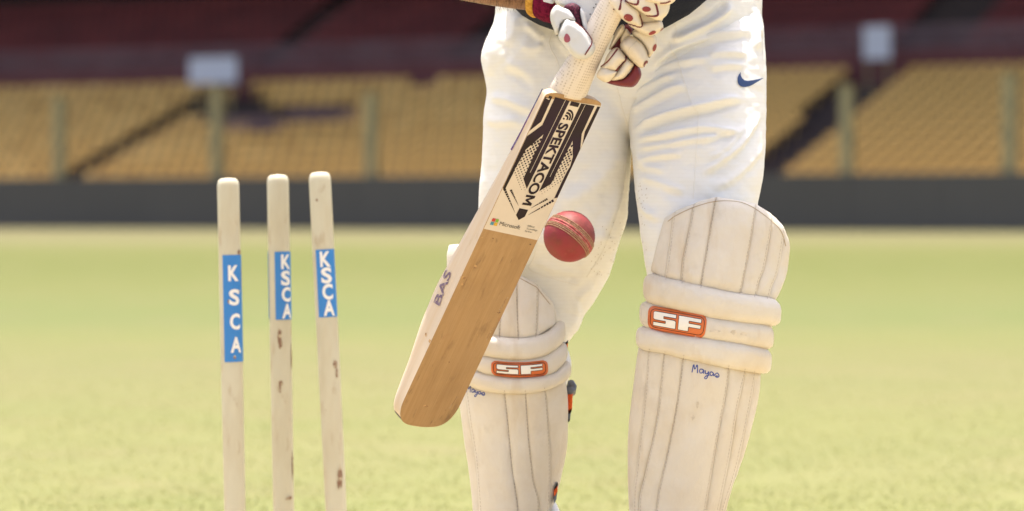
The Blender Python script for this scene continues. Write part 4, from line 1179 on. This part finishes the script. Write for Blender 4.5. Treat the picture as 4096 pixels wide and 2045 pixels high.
# back pad (left in the photograph, behind the bat)
padB = Pad([(960, 2010, 225, 5.115), (1100, 2010, 222, 5.095), (1300, 2030, 222, 5.08), (1450, 2050, 228, 5.08), (1560, 2052, 222, 5.085), (1700, 2055, 215, 5.095), (2045, 2045, 160, 5.12), (2420, 2050, 140, 5.15)], .068)
gB = backing(padB, [(1806, 990), (1800, 1060), (1800, 1180), (1805, 1300), (1815, 1450), (1840, 1600), (1848, 1643), (1864, 1763), (1883, 1893), (1899, 2045), (1930, 2420)],
             [(2060, 1096), (2150, 1145), (2205, 1225), (2214, 1300), (2250, 1450), (2250, 1513), (2260, 1600), (2256, 1796), (2228, 1921), (2196, 2045), (2160, 2420)], person)
gB['label'] = 'pad on the back leg, behind the bat'
bT = [[(1798, 982), (1792, 1060), (1800, 1330)], [(1838, 978), (1842, 1150), (1850, 1345)], [(1925, 1005), (1925, 1180), (1925, 1350)], [(2010, 1062), (2003, 1240), (1998, 1352)], [(2066, 1096), (2068, 1240), (2073, 1360)], [(2148, 1140), (2147, 1233), (2142, 1350)], [(2206, 1212), (2219, 1263), (2219, 1300)]]
bS = [[(1826, 1540), (1845, 1643), (1861, 1763), (1880, 1893), (1896, 2045), (1930, 2420)], [(1866, 1545), (1886, 1698), (1908, 1839), (1924, 2045), (1950, 2420)], [(2018, 1562), (2033, 1703), (2049, 1883), (2070, 2045), (2080, 2420)], [(2101, 1562), (2111, 1730), (2130, 1921), (2152, 2045), (2130, 2420)], [(2178, 1550), (2190, 1703), (2196, 1850), (2190, 2045), (2150, 2420)], [(2256, 1505), (2266, 1600), (2266, 1687), (2261, 1796), (2234, 1921), (2201, 2045), (2160, 2420)]]
cB = []
for i in range(6): cB.append(cane(padB, bT[i], bT[i + 1], gB, h=(.005, .006, .008, .006, .007, .006)[i]))
for i in range(5): cB.append(cane(padB, bS[i], bS[i + 1], gB, h=(.004, .009, .0065, .0065, .006)[i], nt=15, nv=40))
k0 = [(1808, 1325), (1870, 1335), (1953, 1345), (2072, 1358), (2145, 1348), (2185, 1332), (2222, 1298), (2246, 1272)]
k1 = [(1810, 1395), (1933, 1420), (2003, 1433), (2084, 1439), (2155, 1428), (2206, 1402), (2250, 1362)]
k2 = [(1812, 1455), (1902, 1478), (1963, 1498), (2074, 1509), (2190, 1496), (2231, 1471), (2262, 1432)]
k3 = [(1815, 1520), (1882, 1541), (1963, 1564), (2074, 1572), (2180, 1557), (2270, 1510)]
rB = [roll(padB, shift(k0, 1808, 2248), shift(k1, 1808, 2252), gB, .017, pucker=(1998, 2073, 2145)), roll(padB, shift(k1, 1808, 2258), shift(k2, 1810, 2264), gB, .0145), roll(padB, shift(k2, 1812, 2272), shift(k3, 1815, 2274), gB, .017)]
BKV = bvh_of(*cB, *rB)
stroke('stitching', [smoothline(q, 40) for q in bT[1:-1]] + [smoothline(q, 60) for q in bS[1:-1]], BKV, MT['stitch'], gB, w=.0010, off=.0006, step=5, dash=(3, 2), kind='stuff')
stroke('edge_stitching', [[(1838, 986), (1925, 1014), (2010, 1072), (2066, 1106), (2146, 1150), (2200, 1218)]], BKV, MT['palestitch'], gB, w=.0016, off=.0008, step=4, dash=(3, 3), kind='stuff')
badge([(1966, 1442), (2188, 1440), (2192, 1498), (1966, 1498)], gB, BKV, sag=10)
scribble([(1872, 1540), (1944, 1560), (1938, 1586), (1866, 1568)], gB, BKV, MT['biro'])
# straps and calf wing behind the back pad
def strap(pts, w, th, m, name, parent):
    """flat webbing through 3D points, width along z"""
    vs, fs = [], []
    pts = [Vector(q) for q in pts]
    for i, q in enumerate(pts):
        t = (pts[min(i + 1, len(pts) - 1)] - pts[max(i - 1, 0)]).normalized(); up = Vector((.05, 0, 1)); n = t.cross(up).normalized(); up = n.cross(t).normalized()
        vs += [q + up * w / 2 + n * th / 2, q - up * w / 2 + n * th / 2, q - up * w / 2 - n * th / 2, q + up * w / 2 - n * th / 2]
    for i in range(len(pts) - 1):
        for k in range(4): fs.append((i * 4 + k, i * 4 + (k + 1) % 4, i * 4 + 4 + (k + 1) % 4, i * 4 + 4 + k))
    fs += [(0, 1, 2, 3), tuple(len(pts) * 4 - 4 + k for k in (3, 2, 1, 0))]
    return fix_normals(obj(name, vs, fs, m, parent, smooth=False))
for (y0, y1, xr, bk) in ((1372, 1432, 2252, 0), (1575, 1650, 2258, 1), (1935, 1995, 2212, 0)):
    ym = (y0 + y1) / 2; w = (y1 - y0) / F * 5.18
    path = [P(xr - 4, ym, 5.175), P(xr, ym, 5.195), P(xr + 4, ym, 5.24), P(xr - 16, ym, 5.29), P(xr - 60, ym, 5.325), P(xr - 160, ym, 5.34)]
    st = strap(path, w * .62, .006, MT['strapo'], 'strap', gB)
    for s in (-1, 1):
        dz = Vector((0, 0, s * w * .42)); strap([q + dz + Vector((.0006, 0, 0)) for q in path], w * .2, .0066, MT['strapb'], 'strap_edge', gB)
def slab(name, poly, d, th, m, parent):
    n = len(poly); vs = [P(x, y, d) for x, y in poly] + [P(x - 2, y, d + th) for x, y in poly]
    fs = [tuple(range(n)), tuple(range(2 * n - 1, n - 1, -1))] + [(i, (i + 1) % n, (i + 1) % n + n, i + n) for i in range(n)]
    return fix_normals(obj(name, vs, fs, m, parent, smooth=False))
for nm, poly, m in (('strap_tab', [(2262, 1584), (2289, 1566), (2291, 1576), (2288, 1640), (2281, 1652), (2264, 1650)], 'strapo'), ('strap_binding', [(2262, 1570), (2290, 1560), (2291, 1569), (2262, 1587)], 'strapb'), ('strap_binding', [(2264, 1648), (2288, 1634), (2284, 1652), (2266, 1662)], 'strapb'),
                    ('strap_fastener', [(2267, 1661), (2283, 1651), (2281, 1676), (2268, 1680)], 'buckle'), ('strap_tip', [(2267, 1679), (2281, 1675), (2278, 1686), (2268, 1690)], 'strapb'),
                    ('strap_tab', [(2258, 1384), (2272, 1369), (2270, 1396), (2259, 1412)], 'strapo'), ('strap_binding', [(2258, 1376), (2273, 1362), (2272, 1372), (2258, 1387)], 'strapb'), ('strap_binding', [(2258, 1412), (2271, 1395), (2267, 1420), (2260, 1432)], 'strapb'),
                    ('strap_tab', [(2216, 1960), (2231, 1940), (2230, 1968), (2218, 1988)], 'strapo'), ('strap_binding', [(2218, 1952), (2232, 1930), (2232, 1943), (2217, 1963)], 'strapb'), ('strap_fastener', [(2216, 1988), (2229, 1966), (2226, 1998), (2217, 2014)], 'buckle')):
    slab(nm, poly, 5.155, .012, MT[m], gB)
v, f = tube([P(2283, 1528, 5.16), P(2287, 1545, 5.165), P(2284, 1566, 5.16), P(2272, 1560, 5.15)], [.005, .008, .008, .005], 10); obj('buckle', v, f, MT['buckle'], gB)
wv = [(1385, 2230, 2262, 5.20, .02), (1410, 2230, 2276, 5.20, .03), (1450, 2235, 2286, 5.20, .035), (1490, 2235, 2284, 5.20, .035), (1530, 2235, 2270, 5.20, .03), (1560, 2235, 2260, 5.20, .02)]
obj('calf_wing', *loft(dens(wv, 12), 24), MT['shoe'], gB)
v, f = loft(dens([(1990, 2195, 2212, 5.20, .02), (2020, 2195, 2228, 5.20, .03), (2050, 2195, 2242, 5.20, .035), (2120, 2195, 2250, 5.20, .04), (2200, 2190, 2250, 5.2, .04)], 15), 24)
obj('sock', v, f, MT['shoe'], person)

# ------------------------------------------------------------------ gloves
def Z7(x, y): return (2100 + x / 3.475, y / 3.475)
def pillow(name, pts, d, th, m, parent, tilt=(0, 0), back=.8, R=None, loop=True, grid=None, n=44, crown=.55):
    """inflated closed shape over an outline; d: distance of its rim, th: swelling towards the lens, tilt: distance change per 100 px in x, y"""
    pts = [Z7(*q) for q in pts]
    out = smoothloop(pts, n) if loop else resample(pts + [pts[0]], n + 1)[:-1]
    out = [tuple(q) for q in out]
    a = np.array(out); c = a.mean(0); size = (a.max(0) - a.min(0)).min()
    P2, tris, nr = fill(out, grid or max(3.5, size / 12))
    ed = edge_dist(P2, out); mx = R or ed.max()
    vs, fs = [], []; bk = {}
    for i, (q, e) in enumerate(zip(P2, ed)):
        h = math.sqrt(max(0, 1 - (1 - min(e / mx, 1)) ** 2)) if i >= nr else 0
        h = h * crown + (1 - crown) * min(1, e / mx) ** .4 * (i >= nr)
        D = d + tilt[0] * (q[0] - c[0]) / 100 + tilt[1] * (q[1] - c[1]) / 100
        D -= th * h; vs.append(P(q[0], q[1], D))
    for i, (q, e) in enumerate(zip(P2, ed)):
        if i < nr: bk[i] = i; continue
        h = math.sqrt(max(0, 1 - (1 - min(e / mx, 1)) ** 2))
        D = d + tilt[0] * (q[0] - c[0]) / 100 + tilt[1] * (q[1] - c[1]) / 100 + th * back * h
        bk[i] = len(vs); vs.append(P(q[0], q[1], D))
    for t in tris: fs.append(t); fs.append(tuple(bk[i] for i in t[::-1]))
    return fix_normals(obj(name, vs, fs, m, parent))

def ell(cx_, cy_, rx, ry, rot=0, drop=0):
    r = math.radians(rot); o = []
    for a in np.linspace(0, 2 * math.pi, 20, endpoint=False):
        x, y = rx * math.cos(a), ry * math.sin(a); x *= 1 + drop * math.sin(a)
        o.append(Z7(cx_ + x * math.cos(r) - y * math.sin(r), cy_ + x * math.sin(r) + y * math.cos(r)))
    return o

# lower hand: thumb left of the handle, fingers coming round on its right
gA = pillow('glove', [(470, -120), (430, 60), (560, 120), (700, 300), (880, 430), (935, 390), (1050, 160), (1140, 40), (1180, -120)], 4.822, .020, MT['glovew'], person, tilt=(.0, .0), R=18)
gA['label'] = 'white and cream glove of the lower hand'
GAV = bvh_of(gA)
def pr(name, pts, *a, **k): return pillow(name, pts, *a, **k)
th1 = pr('thumb_guard', [(350, 220), (370, 140), (435, 70), (520, 105), (620, 145), (690, 245), (700, 300), (600, 300), (520, 330), (450, 505), (395, 400), (358, 300)], 4.795, .019, MT['glovew'], gA, R=13, crown=.4)
th2 = pr('thumb_guard', [(560, 262), (640, 275), (720, 320), (810, 392), (890, 480), (940, 580), (978, 650), (965, 720), (925, 775), (830, 828), (720, 815), (620, 745), (540, 630), (462, 510), (485, 400), (520, 315)], 4.785, .024, MT['glovew'], gA, R=17, crown=.4)
pr('thumb_mesh', [(540, 100), (600, 55), (680, 45), (750, 80), (775, 112), (765, 200), (792, 310), (812, 392), (700, 308), (640, 170), (590, 140)], 4.800, .008, MT['mesh'], gA)
pr('thumb_side', [(772, 112), (830, 170), (860, 260), (882, 370), (928, 510), (935, 575), (882, 480), (812, 390), (782, 280), (765, 200)], 4.799, .012, MT['glovew'], gA)
TH = bvh_of(th1, th2)
decal('glove_dot', [ell(585, 530, 42, 62, -8, .25)], TH, mat('dusty_plum', (.30, .07, .10), [], .6), gA, off=.0006, grid=5, dense=4)
stroke('piping', [smoothline([Z7(*q) for q in ((700, 318), (800, 396), (880, 485), (926, 572), (905, 650), (830, 765))], 30)], TH, MT['maroon'], gA, w=.0022, off=.0014, step=4)
text_decal('glove_print', [('now 26 26', Z7(432, 318), ((375 - 432) / 3.475, (180 - 318) / 3.475), (18 / 3.475, -8 / 3.475))], TH, MT['mesh'], gA, off=.0008) if False else None
holes = [(955, 108), (1045, 140), (905, 198), (967, 230), (930, 305), (1040, 40), (985, 60), (1075, 90), (970, 310), (1010, 200)]
decal('air_holes', [ell(x, y, 9, 10) for x, y in holes], GAV, MT['black'], gA, off=.0006, grid=None, dense=None)
# sweatband on the wrist, round the forearm
wa, wb = P(2100, -45, 4.878), P(2205, -14, 4.864)
axw = (wb - wa).normalized()
def band(t0, t1, r0, r1, m, name):
    n = 30; rows = []
    for q in np.linspace(0, 1, 7):
        c = wa + (wb - wa) * (t0 + (t1 - t0) * q); u = axw.cross(Vector((0, 0, 1))).normalized(); v_ = axw.cross(u)
        r = (r0 + (r1 - r0) * q) * (1 + .06 * math.sin(math.pi * q)) + random.uniform(-.0003, .0003)
        rows.append((c, u, v_, r, r))
    return fix_normals(obj(name, *ring_loft(rows, n), m, wbnd if name != 'sweatband' else person))
wbnd = None
wbnd = band(.40, .70, .0345, .0350, MT['yellow'], 'sweatband')
band(.68, 1.40, .0352, .0365, MT['plum'], 'band_stripe')
SBV = bvh_of([o for o in COL.objects if o.name == 'band_stripe'][0])
decal('band_patch', [[Z7(*q) for q in ((238, -30), (262, 22), (375, 52), (428, 8), (440, -30))]], SBV, MT['glovew'], wbnd, off=.0012, grid=8, dense=5)
# fingers of the lower hand
FC = MT['glove']
pr('palm', [(1100, 1120), (1200, 1090), (1330, 1090), (1440, 1020), (1520, 900), (1570, 900), (1612, 990), (1618, 1050), (1590, 1120), (1510, 1208), (1380, 1210), (1250, 1188), (1150, 1158)], 4.822, .016, MT['maroon'], gA, R=14)
pr('finger_gusset', [(1190, 690), (1225, 560), (1300, 470), (1385, 350), (1440, 350), (1500, 420), (1430, 520), (1340, 620), (1330, 720), (1260, 720)], 4.825, .006, MT['maroon'], gA)
pr('finger_panel', [(1330, 520), (1400, 400), (1465, 490), (1400, 565), (1340, 605)], 4.816, .010, FC, gA)
pr('finger', [(1165, 690), (1205, 570), (1270, 420), (1350, 335), (1385, 372), (1375, 450), (1290, 560), (1225, 650)], 4.815, .015, FC, gA)
pr('finger', [(1322, 640), (1342, 575), (1420, 520), (1480, 500), (1580, 555), (1655, 630), (1700, 740), (1716, 850), (1655, 935), (1600, 945), (1520, 885), (1430, 805), (1350, 710)], 4.806, .022, FC, gA)
f1 = pr('finger', [(1050, 960), (1100, 870), (1140, 775), (1200, 695), (1280, 660), (1335, 700), (1400, 785), (1410, 840), (1330, 915), (1275, 1000), (1150, 990)], 4.806, .021, FC, gA)
f2 = pr('finger', [(1270, 995), (1330, 905), (1400, 800), (1450, 825), (1512, 890), (1500, 930), (1440, 1015), (1390, 1080), (1310, 1115), (1200, 1118)], 4.811, .018, FC, gA)
f3 = pr('fingertip', [(995, 1060), (1035, 965), (1110, 928), (1200, 960), (1290, 1000), (1210, 1105), (1130, 1148), (1050, 1115)], 4.803, .018, FC, gA)
FV1 = bvh_of(f1, f2, f3)
stroke('piping', [smoothline([Z7(*q) for q in ((1050, 935), (1130, 880), (1200, 800), (1285, 685))], 20), smoothline([Z7(*q) for q in ((1262, 985), (1330, 900), (1385, 845), (1405, 785))], 20)], FV1, MT['maroon'], gA, w=[.0026, .0036], off=.0016, step=4)
f4 = [o for o in COL.objects if o.name.startswith('finger')]
FV2 = bvh_of(*[o for o in f4 if o.name.startswith('finger')])
decal('glove_dot', [ell(1672, 885, 24, 48, 25)], FV2, MT['maroon'], gA, off=.0008, grid=5, dense=4)
stroke('finger_seam', [smoothline([Z7(*q) for q in ((1562, 560), (1480, 640), (1445, 690), (1432, 790))], 16), smoothline([Z7(*q) for q in ((1345, 620), (1365, 570), (1470, 510))], 12)], FV2, MT['grime'], gA, w=.0012, off=.0006, step=4)

# upper hand: overlapping finger rolls with dots
gU = pillow('glove', [(1180, -200), (1150, 20), (1260, 150), (1400, 260), (1560, 340), (1760, 400), (1900, 300), (1960, 150), (2050, 0), (2060, -200)], 4.800, .022, MT['glove'], person, R=22)
gU['label'] = 'cream dotted glove of the upper hand'
lobes = [
    ('finger_roll', [(1500, 430), (1580, 400), (1780, 470), (1835, 540), (1822, 660), (1765, 760), (1715, 810), (1690, 700), (1600, 580), (1500, 500)], 4.812, .014),
    ('finger_roll', [(1420, 330), (1560, 330), (1740, 290), (1880, 285), (1918, 340), (1918, 405), (1860, 455), (1770, 498), (1690, 490), (1560, 430)], 4.790, .020),
    ('finger_roll', [(1130, -40), (1165, 60), (1260, 180), (1380, 290), (1490, 352), (1600, 392), (1640, 372), (1610, 250), (1590, 150), (1480, 50), (1350, -40)], 4.778, .020),
    ('finger_roll', [(1390, 15), (1480, 90), (1600, 170), (1740, 250), (1850, 288), (1930, 250), (1990, 180), (2015, 70), (1990, -20), (1800, -60), (1500, -60)], 4.768, .020),
    ('finger_roll', [(1650, -10), (1740, 35), (1850, 72), (1960, 78), (2050, 45), (2100, -20), (2050, -100), (1800, -120)], 4.757, .018),
]
LB = [pillow(nm, q, d, t, MT['glove'], gU, R=15, crown=.45) for nm, q, d, t in lobes]
LV = bvh_of(*LB)
pillow('roll_gap', [(1290, 140), (1320, 20), (1310, -40), (1350, -40), (1345, 90), (1335, 142)], 4.760, .004, MT['maroon'], gU)
for q in (ell(1440, 245, 66, 46, 22), ell(1690, 128, 60, 36, 6), ell(1770, 455, 52, 22, -22), ell(1890, 440, 16, 52, 22), ell(1797, 662, 22, 52, 18)):
    decal('glove_dot', [q], LV, mat('brick_dot', (.24, .035, .03), [], .6), gU, off=.0008, grid=5, dense=4, hint=4.78)
stroke('piping', [smoothline([Z7(*q) for q in ((1440, 338), (1530, 362), (1608, 376), (1622, 330), (1588, 195))], 24), smoothline([Z7(*q) for q in ((1690, 212), (1770, 226), (1845, 212), (1835, 120), (1812, 45))], 24), smoothline([Z7(*q) for q in ((1165, 60), (1215, 115), (1250, 135))], 10), smoothline([Z7(*q) for q in ((1400, 12), (1480, 50), (1560, 62), (1575, 0))], 14), smoothline([Z7(*q) for q in ((1880, 45), (1960, 40), (2020, 15))], 12)], LV, MT['maroon'], gU, w=.0030, off=.0016, step=4, hint=4.77)
